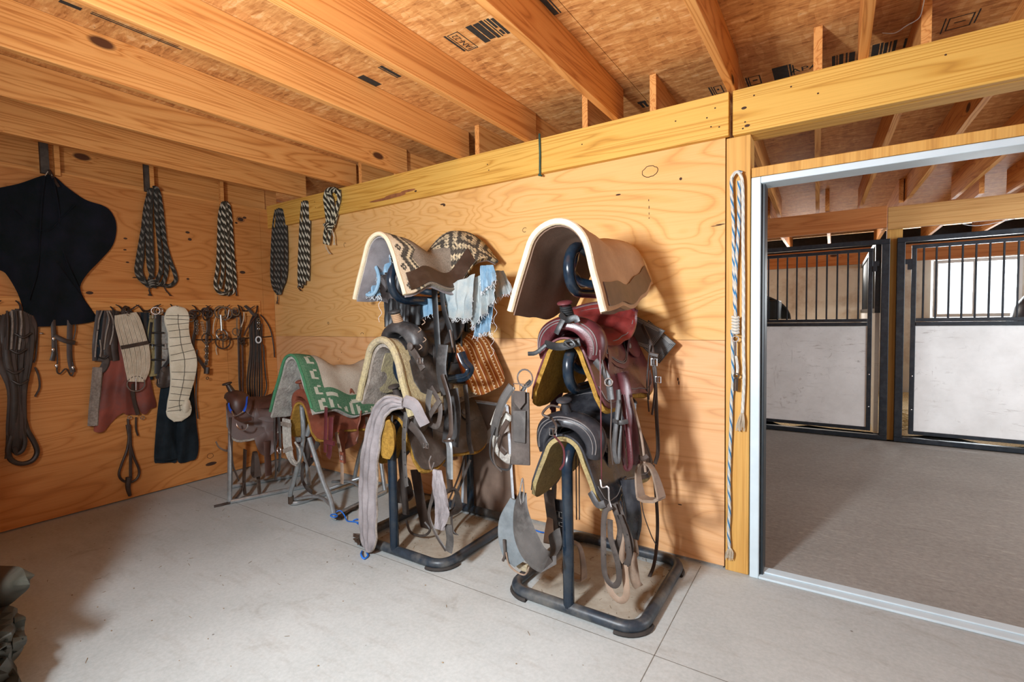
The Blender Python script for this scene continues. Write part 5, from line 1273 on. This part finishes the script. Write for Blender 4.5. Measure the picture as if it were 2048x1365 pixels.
# green cord over the header
mb=MB();P=dens([AY(1079,268,-.045),AY(1079,276,-.048),AY(1080,310,-.048),AY(1080,346,-.048),AY(1083,352,-.05)],5);mb.tube(P,.0065,7);mb.ball(AY(1079,350,-.05),.010,.010,.008)
tag(build(mb,'hanging_string',M['greencord']),'short dark green string hung over the yellow header','string')
# ---- black blanket
t=thing('black_blanket','large dark navy felt blanket hanging by a thong at the far left','blanket',AX(100,652,.06))
out=[(-60,392),(0,376),(45,366),(92,350),(112,356),(135,376),(170,400),(210,414),(228,436),(232,462),(224,492),(200,520),(174,548),(160,574),(168,600),(183,622),(191,640),(160,648),(110,652),(62,653),(50,640),(44,610),(32,580),(16,552),(0,540),(-60,520)]
o,_=fanpad(t,out,(95,500),.045,.045,.010,M['coat'],'felt_body',1.0,.014,rings=12)
for pts in (((90,352),(84,400),(80,470),(75,540),(58,600)),((106,356),(118,420),(126,500),(150,560),(160,580)),((28,420),(60,450),(95,462),(120,440),(150,410))):
    xtube(t,[(u,v,.098) for u,v in pts],.004,M['coat'],'seam')
xstrap(t,[(98,340,.03),(110,362,.08),(118,374,.10)],.018,M['dkbrn'],'hanging_thong',.005)
xtube(t,[(90,352,.06),(98,342,.03),(104,352,.06)],.003,M['mohair'],'cord')
# ---- dark harness bundle at far left
t=thing('harness_bundle','dark brown bundle of harness straps with a big loop at the far left','harness',AX(40,930,.07))
hd=leather('dark_oily_leather',(.030,.020,.014),.5,(.06,.05,.04),.5)
rr=random.Random(11)
for k in range(16):
    u0=-6+k*4.9;a=rr.uniform(-4,4);b_=rr.uniform(-3,3);um=22+k*1.9;w_=.022+.02*rr.random()
    xstrap(t,[(u0*.8+8,618+abs(k-8)*2,.06),(u0+2,660+a,.07+.02*rr.random()),(u0*.9+3+a,720,.08+.03*rr.random()),(um+a*.5,780,.08+.03*rr.random()),(um-2,860,.08+.02*rr.random()),(24+k*1.1,900+rr.uniform(-20,14),.07)],w_,hd if k%3 else M['dkbrn'],'harness_strap',.006)
for k,(u,v) in enumerate(((36,700),(46,668),(30,740),(40,762))): xtube(t,[(u-16,v,.12),(u,v+7,.13),(u+17,v-2,.12)],.007,hd,'cross_strap')
xtube(t,[(46,830,.07),(54,860,.08),(68,885,.08),(74,905,.08),(64,922,.08),(42,928,.08),(22,920,.08),(16,900,.08),(24,870,.08),(30,850,.07)],.0155,hd,'large_loop',6,seg=9)
xtube(t,[(42,850,.09),(50,880,.09),(46,900,.09),(34,908,.09),(28,896,.09)],.013,hd,'inner_loop',6)
xtube(t,[(16,870,.08),(15,900,.08),(13,918,.08)],.010,hd,'strap_end')
xstrap(t,[(-4,700,.07),(8,728,.07),(16,745,.07)],.02,hd,'side_strap')
for k in range(4): xtube(t,[(14+k*9,622,.085),(16+k*9,650,.10),(14+k*8,700,.11)],.006,M['greyfl'] if k%2 else M['dkbrn'],'light_strap')
# ---- horseshoe hooks
def hook(u,v,lab,sz=1.,one=None):
    c=AX(u,v,.03);R=.062*sz
    t=thing('horseshoe_hook',lab,'hook',c,'horseshoe hooks on the tack board')
    for s_ in (-1,1):
        if one and s_!=one: continue
        pts=[c+Vector((.012+.06*q**1.5,-s_*(-1)*R*math.sin(a)*1.0*(1),-R*math.cos(a))) for q,a in [(k/10,k/10*2.55) for k in range(11)]]
        build(MB().tube(pts,lambda q:.0115*(1-.55*q),8,flat=.6),'prong',M['horseshoe'],t)
    build(MB().lathe(c-Vector((.028,0,.0)),[(.03*sz,0),(.03*sz,.012),(.01,.016)],(1,0,0),12),'base_plate',M['horseshoe'],t)
hook(12,618,'horseshoe hook half hidden over the dark harness bundle at the far left')
hook(203,628,'single horseshoe prong beside the black blanket hem on the tack board',1.,1)
hook(324,622,'horseshoe hook with two raised prongs between the string cinch and quilted girth')
hook(460,622,'horseshoe hook with two raised prongs above the ring bits')
for k,(u,lab) in enumerate(((248,'curved iron hook carrying the cream string cinch'),(287,'small curved iron hook right of the string cinch'),(395,'small iron hook right of the quilted girth'),(422,'small iron hook over the chain bit bridle'),(486,'small iron hook left of the long reins'))):
    c=AX(u,622,.02);t=thing('iron_hook',lab,'hook',c,'small iron hooks on the tack board')
    for s_ in (-1,1): build(MB().tube(dens([c,c+Vector((.04,s_*.02,.0)),c+Vector((.07,s_*.05,.03)),c+Vector((.075,s_*.075,.045))],5),lambda q:.008*(1-.6*q),7),'horn_tip',M['horseshoe'],t)
# ---- bridle under the blanket
t=thing('dark_bridle','dark leather bridle with silver studs showing under the black blanket','bridle',AX(125,750,.05))
xstrap(t,[(106,640,.05),(108,680,.06),(108,705,.06),(104,722,.06)],.028,M['dkbrn'],'cheek_strap')
xstrap(t,[(140,640,.05),(139,690,.06),(140,720,.06),(146,745,.06)],.032,M['dkbrn'],'cheek_strap')
xstrap(t,[(108,672,.07),(130,682,.08),(150,686,.07)],.032,M['dkbrn'],'noseband')
xtube(t,[(112,680,.06),(115,720,.06),(114,742,.06),(120,748,.06),(132,738,.07),(142,752,.06),(147,742,.06),(145,725,.06)],.005,M['dkbrn'],'throat_strap')
xtube(t,[(150,640,.05),(151,660,.05),(147,680,.05)],.004,M['dkbrn'],'cord')
for u,v in ((107,678),(113,732),(146,736),(106,700)): build(MB().ball(AX(u,v,.08),.004,.010,.014,8,6),'silver_stud',M['chrome'],t)
t=thing('thin_strap','thin black strap curling below the blanket beside the harness bundle','strap',AX(76,795,.03))
xstrap(t,[(74,645,.04),(74,680,.04),(71,715,.05),(67,726,.05)],.012,M['dkbrn']);xstrap(t,[(70,735,.05),(77,752,.05),(79,775,.05),(70,794,.05)],.012,M['dkbrn'])
build(MB().ball(AX(83,667,.05),.006,.012,.006,8,6),'silver_tip',M['chrome'],t)
# ---- striped strap bundle with fleece tail
t=thing('webbing_bundle','dark straps edged with pale webbing hanging beside the red chaps','strap bundle',AX(205,860,.05))
for k,(u0,u1,m_) in enumerate(((196,190,'dkbrn'),(202,196,'jeans'),(209,203,'dkbrn'),(216,210,'grey'),(222,214,'dkbrn'),(229,226,'dkbrn'))):
    xstrap(t,[(u0+4,622,.06),(u0,650,.07),(u1+2,690,.08),(u1+(2 if k<4 else 6),722,.07)],.045,M[m_],'dark_strap',.008)
for pts in (((204,622),(198,640),(196,660)),((214,622),(218,640),(212,670),(208,700)),((218,622),(226,640),(226,665),(220,690)),((195,662),(192,690),(190,715)),((200,680),(202,700),(200,716))):
    xtube(t,[(u,v,.10) for u,v in pts],.005,M['greyfl'],'pale_edge')
xstrap(t,[(196,716,.08),(212,720,.08),(206,738,.07),(196,742,.07)],.05,M['dust'],'leather_wrap',.012)
xstrap(t,[(196,735,.06),(192,780,.06),(188,820,.06),(186,852,.06)],.065,M['greyfl'],'fleece_tail',.03)
xtube(t,[(196,714,.1),(208,718,.1),(217,712,.1)],.006,M['strapb'],'tie')
# ---- red suede chaps
t=thing('suede_chaps','faded red-brown suede chaps hanging open below the string cinch','chaps',AX(250,860,.05))
out=[(236,640),(228,668),(218,705),(206,760),(196,810),(189,855),(190,864),(205,864),(220,848),(236,832),(247,826),(252,830),(262,829),(272,828),(270,800),(266,790),(282,824),(292,828),(300,818),(311,812),(305,785),(298,750),(293,720),(284,690),(272,655)]
fanpad(t,out,(250,760),.035,.045,.009,M['chap'],'suede_body',1.6,.016,rings=12)
mb=MB();P=[AX(u,v,.07) for u,v in ((263,775),(268,800),(278,832))];build(MB().strap(dens(P,5),.035,.02,(1,0,0)),'leg_gap_shadow_fold',M['dkbrn'],t) if 0 else None
xstrap(t,[(264,768,.085),(268,800,.075),(276,830,.06)],.028,M['dkbrn'],'leg_gap_shade',.008)  # dark strip standing in for the shade between the two legs
for u,v in ((259,836),(285,836)): ring_part(t,AX(u,v,.05),.012,.003,(1,0,0),M['chrome'],'snap_ring')
xstrap(t,[(272,835,.04),(272,858,.04),(276,872,.04)],.014,M['dkbrn'],'thin_strap')
# ---- looped rein under the chaps
t=thing('looped_rein','dark looped rein with a knotted tassel end hanging below the red chaps','rein',AX(259,990,.04))
xtube(t,[(256,838,.04),(258,870,.045),(254,900,.045),(243,930,.045),(238,950,.045),(246,962,.045),(262,965,.045),(275,956,.045),(278,940,.045),(268,915,.045),(260,885,.045),(254,850,.04)],.009,M['dkbrn'],'rein_loop',6)
xstrap(t,[(259,850,.05),(261,900,.05),(261,960,.05)],.022,M['dkbrn'],'straight_rein');xtube(t,[(258,955,.055),(256,975,.055),(260,992,.05)],lambda q:.022-.010*q,M['dkbrn'],'tassel_end')
# ---- cream string cinch
t=thing('string_cinch','cream mohair string cinch with dark band and big ring, hanging over the red chaps','cinch',AX(270,780,.1))
corded(t,[AX(u,v,.12) for u,v in ((251,628),(256,645),(266,680),(273,710),(275,740),(272,764))],[.13,.16,.17,.17,.15,.10],17,M['mohair'],.0055,(.48,),M['dkbrn'],'x')
ring_part(t,AX(272,768,.125),.058,.005,(1,0,0),M['chrome'],'cinch_ring');build(MB().tube([AX(272,757,.13),AX(272,781,.13)],.004,6),'tongue',M['chrome'],t)
mb=MB();
for k in range(5): mb.ring(AX(250+k*1.5,622+(k%2)*3,.10),.035,.006,(.6,.5,.3*k-.5),14,6)
build(mb,'dark_knot',M['dkbrn'],t)
# ---- black breast collar with fleece backing
t=thing('black_breast_collar','black breast collar with pale fleece backing and small buckles left of the quilted girth','breast collar',AX(318,775,.09))
xstrap(t,[(310,632,.05),(306,665,.06),(308,700,.06),(310,735,.06),(312,752,.06)],.10,M['oldfl'],'fleece_backing',.02)
xstrap(t,[(322,632,.05),(326,665,.06),(327,700,.06),(322,735,.06)],.09,M['whitefl'],'fleece_backing',.02)
xstrap(t,[(315,622,.09),(315,660,.10),(316,710,.10),(315,748,.10)],.045,M['strapb'],'centre_strap',.008)
xstrap(t,[(330,625,.09),(338,650,.10),(342,680,.10),(340,715,.10),(328,735,.10),(314,758,.10)],.028,M['strapb'],'side_strap',.008)
xstrap(t,[(303,645,.07),(300,670,.08),(299,692,.08)],.02,M['strapb'],'side_strap',.006)
for v in (666,691,720): xstrap(t,[(302,v,.11),(328,v,.11)],.014,M['strapb'],'cross_strap',.006,2)
for u,v in ((298,693),(331,693),(317,763),(305,632)): buckle(t,AX(u,v,.12),.045,.04,M['chrome'],(1,0,0))
for k in range(3): ring_part(t,AX(311+4*k,622,.12),.028,.004,(1,.3*k-.3,0),M['chrome'])
fanpad(t,[(322,740),(334,732),(345,745),(349,762),(340,772),(322,776),(314,768)],(332,756),.09,.03,.012,M['dust'],'crumpled_leather',3,.012)
t=thing('dark_strap_roll','black strap roll with a teal sheen between string cinch and breast collar','strap roll',AX(286,690,.05))
for k,(u,m_) in enumerate(((278,'dkbrn'),(284,'jeans'),(290,'strapb'),(296,'jeans'))): xstrap(t,[(u,625,.05),(u,660,.06),(u+3,700,.06),(u+5,760,.05)],.035,M[m_],'strap',.01)
# ---- quilted girth
t=thing('quilted_girth','cream quilted girth with dark stitched squares on the left wall','girth',AX(362,840,.1))
cl=[(353,614,.0),(353,619,.135),(354,632,.19),(354,645,.19),(357,665,.165),(360,690,.185),(366,715,.215),(367,735,.215),(365,760,.19),(360,785,.165),(356,805,.165),(358,820,.20),(356,832,.17),(355,842,.05)]
P=dens([AX(u,v,.12) for u,v,w in cl],5);W=dens([(w,0,0) for u,v,w in cl],5);n=len(P);G=[]
for i,p in enumerate(P):
    Tn=(P[min(i+1,n-1)]-P[max(i-1,0)]).normalized();Sd=Tn.cross(Vector((1,0,0))).normalized();row=[]
    for j in range(13):
        u=-1+j/6;puff=.010*(1-abs(u)**3)*(.6+.4*abs(math.sin(i*1.05)));row.append(p+Sd*(u*W[i].x*.44)+Vector((puff,0,0)))
    G.append(row)
build(MB().sheet(G,.022),'quilted_body',M['quilt'],t)
mb=MB();dst=plain('dark_stitch_line',(.10,.085,.06),.8)
Gp=lambda i,j:G[i][j]+Vector((.0125,0,0))
mb.tube([Gp(i,6) for i in range(9,n-9)],.0026,5)
for i in list(range(10,n-8,3)): 
    if i not in (34,): mb.tube([Gp(i,j) for j in range(13)],.0024,5)
build(mb,'stitched_grid',dst,t)
build(MB().tube([r_[0] for r_ in G[1:]]+[G[-1][6]]+[r_[-1] for r_ in G[::-1][:-1]],.0065,6,True),'piping',M['quilt'],t)
fanpad(t,[(366,806),(374,798),(380,806),(378,820),(370,826),(362,818)],(371,812),.135,.02,.008,M['quilt'],'turned_corner',2,.006)
# ---- dark denim chaps
t=thing('dark_jeans','dark blue-black denim legs hanging behind the quilted girth','jeans',AX(355,925,.05))
fanpad(t,[(326,762),(318,800),(314,840),(311,880),(309,922),(316,926),(340,925),(353,922),(352,880),(356,840),(355,790),(345,760)],(335,850),.03,.05,.012,M['jeans'],'left_leg',2.2,.012)
fanpad(t,[(352,765),(352,820),(353,870),(356,920),(364,926),(380,922),(392,916),(396,890),(392,850),(388,800),(382,762)],(372,850),.03,.05,.012,M['jeans'],'right_leg',2.2,.012)
xtube(t,[(310,918,.06),(330,921,.07),(352,918,.06)],.006,M['jeans'],'hem')
# ---- bridles with bits
hw=plain('dull_steel',(.30,.29,.27),.35,.9,.2)
def bundle_top(t,u,v,n,m_,x=.09,R=.035):
    mb=MB();rr=random.Random(int(u))
    for k in range(n): mb.ring(AX(u+rr.uniform(-6,6),v+rr.uniform(-5,5),x+.01*k),R*rr.uniform(.7,1.1),.006,(rr.uniform(.3,1),rr.uniform(-.6,.6),rr.uniform(-.6,.6)),14,6)
    return build(mb,'looped_leather',m_,t)
t=thing('curb_bridle','dark bridle with small bit rings just right of the quilted girth','bridle',AX(395,745,.06))
bundle_top(t,388,628,5,M['dkbrn']);ring_part(t,AX(381,637,.12),.028,.005,(1,0,0),hw)
xstrap(t,[(391,630,.08),(391,660,.08),(386,685,.08),(388,705,.08),(400,722,.08),(411,738,.08)],.028,M['dkbrn'],'cheek_strap',.008)
xtube(t,[(394,700,.05),(393,760,.05),(392,800,.05),(396,838,.05)],.005,M['strapb'],'hanging_thong')
for k in range(5): ring_part(t,AX(394+(k%2),643+k*6,.10),.010,.003,(1,.4,0),hw,'chain_link')
t=thing('chain_bridle','bridle with chain shank and iron ring, second to the right of the quilted girth','bridle',AX(415,750,.06))
bundle_top(t,413,627,5,M['dkbrn'])
xstrap(t,[(416,635,.08),(417,655,.08),(415,672,.08)],.035,M['dkbrn'],'cheek_strap',.008);ring_part(t,AX(414,677,.10),.042,.005,(1,0,0),M['iron'])
xstrap(t,[(414,672,.11),(414,700,.11),(413,730,.11)],.026,M['dkbrn'],'curb_strap',.006)
for k in range(7): ring_part(t,AX(412+2*(k%2),686+k*7,.125),.013,.0035,(1,.5*(k%2),0),hw,'chain_link')
build(MB().tube(dens([AX(414,735,.10),AX(413,748,.10)],3),.022,8),'strap_knot',M['dkbrn'],t);ring_part(t,AX(415,757,.1),.010,.003,(1,0,0),M['iron'])
for k in range(5): ring_part(t,AX(404+k*1.3,646+k*5,.10),.010,.003,(1,.4,0),hw,'chain_link')
t=thing('ring_bit','silver ring bit hanging from the two-pronged horseshoe hook','bit',AX(445,700,.06))
ring_part(t,AX(441,625,.12),.052,.007,(1,.1,0),hw,'top_ring');ring_part(t,AX(450,627,.10),.055,.006,(1,-.2,0),hw,'top_ring')
xtube(t,[(441,630,.12),(442,645,.12),(443,662,.12)],.010,hw,'mouthpiece');xtube(t,[(458,620,.1),(455,635,.1),(450,642,.1)],.006,hw,'shank')
ring_part(t,AX(444,670,.12),.052,.0065,(1,.2,.3),hw,'lower_ring');ring_part(t,AX(446,684,.10),.062,.006,(1,0,0),M['iron'],'lower_ring');ring_part(t,AX(441,672,.13),.035,.005,(1,0,0),hw,'lower_ring')
xtube(t,[(446,668,.12),(446,696,.11)],.005,M['iron'],'cross_bar')
xtube(t,[(432,632,.08),(427,650,.08),(426,668,.08)],.0035,M['mohair'],'thin_cord');xtube(t,[(433,690,.06),(432,700,.06),(434,710,.06)],.0035,M['mohair'],'thin_cord')
t=thing('snaffle_bridle','brown bridle with two small silver rings left of the long black reins','bridle',AX(475,690,.06))
ring_part(t,AX(471,624,.12),.034,.0055,(1,.1,0),hw);bundle_top(t,471,626,4,M['dkbrn'],.08,.02)
xstrap(t,[(474,635,.10),(474,655,.10),(475,668,.10)],.014,hw,'shank',.006);ring_part(t,AX(472,664,.12),.032,.005,(1,.1,0),hw)
xstrap(t,[(480,625,.08),(483,650,.08),(480,675,.08),(484,690,.08)],.022,M['dkbrn'],'cheek_strap');xtube(t,[(488,625,.09),(487,640,.09),(482,655,.09)],.005,M['mohair'],'rawhide_loop')
xstrap(t,[(477,672,.07),(478,710,.07),(479,760,.07),(481,790,.07)],.022,M['dkbrn'],'rein');xstrap(t,[(485,685,.07),(486,730,.07),(486,790,.07)],.018,M['brn'],'rein')
bundle_top(t,484,680,4,M['dkbrn'],.08,.025)
t=thing('long_reins','bundle of long black reins hanging to the brown saddle, right end of the board','reins',AX(512,800,.06))
for k in range(7):
    u=500+k*3.4;xstrap(t,[(512+(k-3),628,.07),(u,650,.08+.008*(k%3)),(u+1,700,.08),(u-1+(k-3)*1.5,760,.08),(u+(k-3)*1.0,796,.07)],.018,M['strapb'] if k%2 else M['dkbrn'],'rein',.006)
xstrap(t,[(490,612,.05),(497,618,.08),(506,628,.10),(514,632,.10)],.03,M['dust'],'tied_end',.008);xstrap(t,[(515,612,.04),(513,624,.08),(508,632,.1)],.018,M['dkbrn'],'tied_end',.008)
xtube(t,[(514,630,.10),(502,645,.10),(492,662,.10),(488,672,.09)],.007,M['brn'],'round_strap')
for k in range(4): ring_part(t,AX(517,640+k*6,.11),.013,.004,(1,.5*(k%2),0),hw,'chain_link')
ring_part(t,AX(517,680,.12),.024,.007,(1,0,0),M['fray'],'white_ring',1.,1.2)
xtube(t,[(506,800,.07),(514,808,.07),(522,800,.07)],.006,M['dkbrn'],'rein_loop')
xtube(t,[(524,648,.06),(524,680,.06),(526,695,.06)],.004,M['strapb'],'thin_strap');build(MB().tube(dens([AX(526,690,.06),AX(528,706,.06),AX(528,716,.06)],4),.008,7),'snap',M['iron'],t)
xtube(t,[(528,716,.06),(531,750,.06),(533,775,.06),(526,800,.06)],.006,M['strapb'],'side_rein')
t=thing('curved_strap','thin black strap bowing out by the corner right of the long reins','strap',AX(550,715,.03))
xtube(t,[(521,630,.05),(530,640,.05),(541,660,.05),(547,690,.05),(549,715,.04)],.0055,M['strapb'],'bowed_strap')
xtube(t,[(392,680,.03),(420,680,.03),(470,678,.03),(520,675,.03),(544,673,.02)],.0045,M['strapb'],'level_cord')
# ---- dark saddle heap at the lower left edge
t=thing('dusty_saddle','dark dusty saddle heap cut off at the lower left edge','saddle',(1.85,-2.5,0))
dd=leather('old_olive_leather',(.045,.042,.030),.6,(.09,.085,.065),.5)
fanpad(t,[(-90,1150),(-40,1140),(10,1138),(48,1140),(60,1150),(58,1166),(40,1186),(10,1212),(-30,1240),(-90,1260)],(-20,1185),2.31,.06,.03,dd,'seat_flap',.6,.01,plane='y')
fanpad(t,[(-80,1215),(0,1216),(22,1222),(40,1236),(38,1262),(44,1280),(34,1310),(24,1340),(30,1400),(-80,1400)],(-10,1300),2.30,.08,.03,dd,'lower_flap',2.,.02,plane='y')
xs=[(-10,1228),(10,1224),(30,1230),(42,1240)];build(MB().strap(dens([AY(u,v,-2.26) for u,v in xs],5),.02,.01,(0,-1,0)),'red_strap',M['burg'],t)
for k in range(5): build(MB().tube(dens([AY(5+k*5,1245+k*20,-2.24),AY(22+k*2,1262+k*18,-2.22),AY(32-k*2,1280+k*16,-2.24),AY(12,1290+k*14,-2.24)],5),.009,7),'strap_loop',dd,t)
rack('unseen dark tube saddle rack added as a shadow caster left of the camera, beyond the lower left corner',(2.12,2.78),2.45,-3.30,-2.56,0,.80,(1.30,[(1.25,1.04,-3.26)]),0)  # unseen rack with two saddles, added to cast the lower left floor shadow
saddle('unseen old olive saddle added as a shadow caster on the upper arm of the rack beyond the lower left corner',(2.45,-3.26,1.30),0,dd,dd,M['greyfl'],dd,dd,fend=.5,braid=False,dl=.36)
saddle('unseen old olive saddle added as a shadow caster low on the rack beyond the lower left corner',(2.45,-3.24,.84),0,dd,dd,M['greyfl'],dd,dd,fend=.46,braid=False,dl=.36)

# ================================================================ PRINTED STAMPS ON THE DECK, KNOTS
ceil=bpy.data.objects['ceiling'];wallb=bpy.data.objects['wall_back'];walll=bpy.data.objects['wall_left']
ZT=ZD-.0012
def text_on(par,txt,pos,size,base,up,mat):
    c=bpy.data.curves.new('stamp_text','FONT');c.body=txt;c.size=size;c.align_x='CENTER';c.align_y='CENTER'
    o=bpy.data.objects.new('tmp',c);COL.objects.link(o);bpy.context.view_layer.update()
    me=bpy.data.meshes.new_from_object(o.evaluated_get(bpy.context.evaluated_depsgraph_get()));bpy.data.objects.remove(o,do_unlink=True)
    b=Vector(base).normalized();u=Vector(up).normalized();n=b.cross(u);P0=Vector(pos)-ORG[par.name]
    for v in me.vertices: v.co=P0+b*v.co.x+u*v.co.y+n*v.co.z
    me.materials.clear();me.materials.append(mat);q=bpy.data.objects.new('stamp_text',me);COL.objects.link(q);q.parent=par;return q
def ink(rects,par=ceil,name='ink_stamp'):
    mb=MB()
    for (x0,x1,y0,y1) in rects: mb.box(x0,x1,y0,y1,ZT,ZD-.0002)
    return build(mb,name,M['ink'],par,smooth=False)
def frame_ink(x0,x1,y0,y1,w=.005): return [(x0,x1,y0,y0+w),(x0,x1,y1-w,y1),(x0,x0+w,y0,y1),(x1-w,x1,y0,y1)]
text_on(ceil,'JAN-22',(3.116,-.868,ZT),.046,(0,-1,0),(-1,0,0),M['ink'])
ink(frame_ink(3.085,3.15,-.95,-.79,.004)+[(3.068,3.079,-.955,-.80)])
ink([(3.20,3.232,-.955,-.80),(3.238,3.27,-.95,-.81),(3.275,3.292,-.955,-.80),(3.30,3.306,-.95,-.80),(3.312,3.325,-.95,-.87),(3.312,3.325,-.85,-.81),(3.33,3.345,-.94,-.80)])
ink([(2.60,2.607,-.94,-.80),(2.612,2.632,-.94,-.80)]);ink([(2.425,2.475,-.93,-.80),(2.40,2.425,-.93,-.90)])
ink([(3.575,3.60,-.95,-.80),(3.607,3.613,-.95,-.80)]);ink([(1.945,1.97,-2.05,-1.98)]);ink([(1.955,1.962,-1.95,-1.6),(1.97,1.975,-1.95,-1.62)])
ink(frame_ink(4.20,4.262,.335,.455,.006)+[(4.188,4.196,.33,.46),(4.22,4.245,.385,.40)])
ink([(4.325,4.40,.30,.46),(4.405,4.415,.30,.45),(4.42,4.426,.32,.45)]);text_on(ceil,'APA',(4.475,.40,ZT),.075,(1,0,0),(0,-1,0),M['ink'])
ink([(4.525,4.535,.33,.48),(4.54,4.55,.33,.48),(4.60,4.615,.34,.49),(4.62,4.625,.34,.49),(4.632,4.65,.34,.48),(4.66,4.668,.34,.49),(4.675,4.70,.35,.48),(4.71,4.716,.34,.47)])
ink([(4.77,4.80,.33,.48),(4.805,4.815,.33,.47),(4.82,4.835,.34,.47),(4.842,4.848,.34,.47),(4.856,4.87,.34,.46),(4.90,4.91,.35,.45)])
ink(frame_ink(5.05,5.14,.26,.38,.005)+[(5.035,5.040,.25,.40),(5.15,5.155,.24,.37),(5.075,5.115,.315,.321)]);ink([(4.975,4.98,.30,.42),(4.99,4.995,.30,.42)])
ink([(3.99,3.998,.33,.46),(4.004,4.009,.33,.46),(4.03,4.04,.38,.40)]+frame_ink(4.015,4.06,.34,.45,.005));ink([(3.58,3.63,.28,.31),(3.585,3.60,.31,.38),(3.61,3.625,.31,.38)])
ink([(4.9,4.905,1.9,2.0),(4.915,4.93,1.9,1.99),(4.94,4.945,1.9,2.0)])
# plywood knots / plug outlines
kc=plain('knot_dark',(.055,.022,.010),.8)
def knot_ring(par,c,rx,rz,r,ax='y',arc=(0,2*PI)):
    n=(0,1,0) if ax=='y' else (1,0,0);rr=random.Random(int(c[0]*100+c[2]*77));seg=22;full=arc[1]-arc[0]>6.2
    pts=[]
    for k in range(seg+(0 if full else 1)):
        a=arc[0]+(arc[1]-arc[0])*k/seg;q=1+rr.uniform(-.07,.07);d=Vector((math.cos(a)*rx*q,0,math.sin(a)*rz*q)) if ax=='y' else Vector((0,math.cos(a)*rx*q,math.sin(a)*rz*q));pts.append(Vector(c)+d)
    build(MB().tube(pts,r,5,closed=full),'knot_outline',kc,par)
knot_ring(wallb,(3.748,-.0003,2.189),.043,.030,.0022)
for c,rx,rz,arc in (((2.915,-.0003,1.956),.017,.014,(.8,5.2)),((1.096,-.0003,2.032),.014,.018,(.6,4.6)),((3.10,-.0003,1.88),.011,.008,(0,6.283)),((.83,-.0003,1.36),.010,.010,(0,6.283)),((1.28,-.0003,1.262),.017,.014,(0,3.14))): knot_ring(wallb,c,rx,rz,.0018,'y',arc)
mb=MB()
for (x,z,a,b_) in ((2.208,2.222,.022,.006),(2.225,2.214,.012,.010),(3.917,2.12,.008,.008),(3.56,2.088,.016,.005),(3.90,1.02,.004,.010),(3.905,1.0,.003,.012),(4.12,1.85,.025,.003),(3.74,2.03,.0025,.006),(3.742,1.99,.0025,.010),(3.742,1.955,.002,.008),(3.742,1.93,.004,.003),(3.91,.31,.012,.003),(4.10,1.845,.03,.002),(1.0,1.10,.004,.004),(1.4,1.15,.003,.003),(.95,1.04,.004,.004)): mb.ball((x,-.0002,z),a,.0012,b_,8,5)
build(mb,'knot_marks',kc,wallb)
mb=MB()
for (y,z,a,b_) in ((-.755,2.157,.018,.010),(-.74,2.10,.016,.012),(-.30,2.337,.03,.018),(-.26,2.36,.018,.010),(-.34,2.30,.014,.008),(-.302,1.848,.028,.014),(-.36,1.95,.014,.008),(-1.207,1.962,.012,.006),(-1.195,1.866,.012,.006),(-1.44,1.62,.024,.012),(-1.055,1.615,.018,.007),(-.655,.127,.05,.016),(-1.2,2.05,.014,.007),(-.77,1.76,.012,.009),(-.95,1.79,.02,.006),(-1.15,1.75,.02,.005)): mb.ball((.0002,y,z),.0012,a,b_,10,6)
build(mb,'knot_marks',kc,walll)
for c,rx,rz in (((.0003,-.30,2.337),.036,.024),((.0003,-.66,.20),.026,.022)): knot_ring(walll,c,rx,rz,.0018,'x')
# nail heads and knots on the header boards
for nm,pts in (('trim_4',((1.05,2.40),(1.12,2.36),(1.98,2.345),(2.65,2.42),(2.66,2.38),(3.35,2.41),(3.9,2.42),(4.06,2.40),(4.10,2.44),(4.08,2.35),(4.12,2.34),(.62,2.36),(.75,2.44),(.76,2.39))),('trim_5',((4.235,2.41),(4.24,2.34),(4.25,2.32),(4.23,2.31),(4.28,2.46),(4.55,2.40),(4.44,2.46),(5.0,2.44)))):
    yy=-.0385 if nm=='trim_4' else -.0305;mb=MB()
    for k,(x,z) in enumerate(pts): mb.ball((x,yy,z),.013 if k in (0,2,11) or (nm=='trim_5' and k==0) else .0045,.001,.007 if k in (0,2,11) or (nm=='trim_5' and k==0) else .004,8,5)
    build(mb,'nail_heads',kc,bpy.data.objects[nm])
mb=MB()
for k,(x,z,a,b_) in enumerate(((1.62,2.335,.16,.010),(1.76,2.345,.12,.016),(1.9,2.36,.08,.010))): mb.ball((x,-.0383,z),a,.0006,b_,16,6)
build(mb,'resin_streak',plain('resin_brown',(.30,.11,.04),.6),bpy.data.objects['trim_4'])
P=dens([AZ(u,v,2.63) for u,v in ((1852,-20),(1846,12),(1838,36),(1812,52),(1790,66),(1765,66))],5)
tag(build(MB().tube(P,.0022,5),'loose_string',M['fray']),'pale loose string dangling from the joists above the door header','string')
for k,(pts,lab) in enumerate((([(1762,462,3.9),(1790,452,3.85),(1840,445,3.705)],'cobweb strand under the stall header left of the window'),([(1900,440,3.70),(1950,452,3.72),(2030,438,3.70)],'cobweb strand under the stall header over the window'))):
    P=dens([AY(*p) for p in pts],5);tag(build(MB().tube(P,.003,5),'cobweb_strand',M['fray']),lab,'cobweb')
# white pad edge split and dry weld marks on the rack posts
# straw spilling past the right gate
mb=MB();rr=random.Random(77)
for k in range(220):
    x=rr.uniform(5.2,5.36);y=rr.uniform(3.78,4.6);z=.10+rr.random()*.12;a=rr.uniform(0,PI);l=rr.uniform(.03,.09)
    mb.tube([(x,y,z),(x+l*math.cos(a),y+l*math.sin(a),z+rr.uniform(-.02,.02))],.003,4)
tag(build(mb,'straw_pile',plain('bright_straw',(.75,.60,.34),.8,var=.4,sc=50)),'pale straw heaped inside the gap beside the right stall gate','straw',kind='stuff')
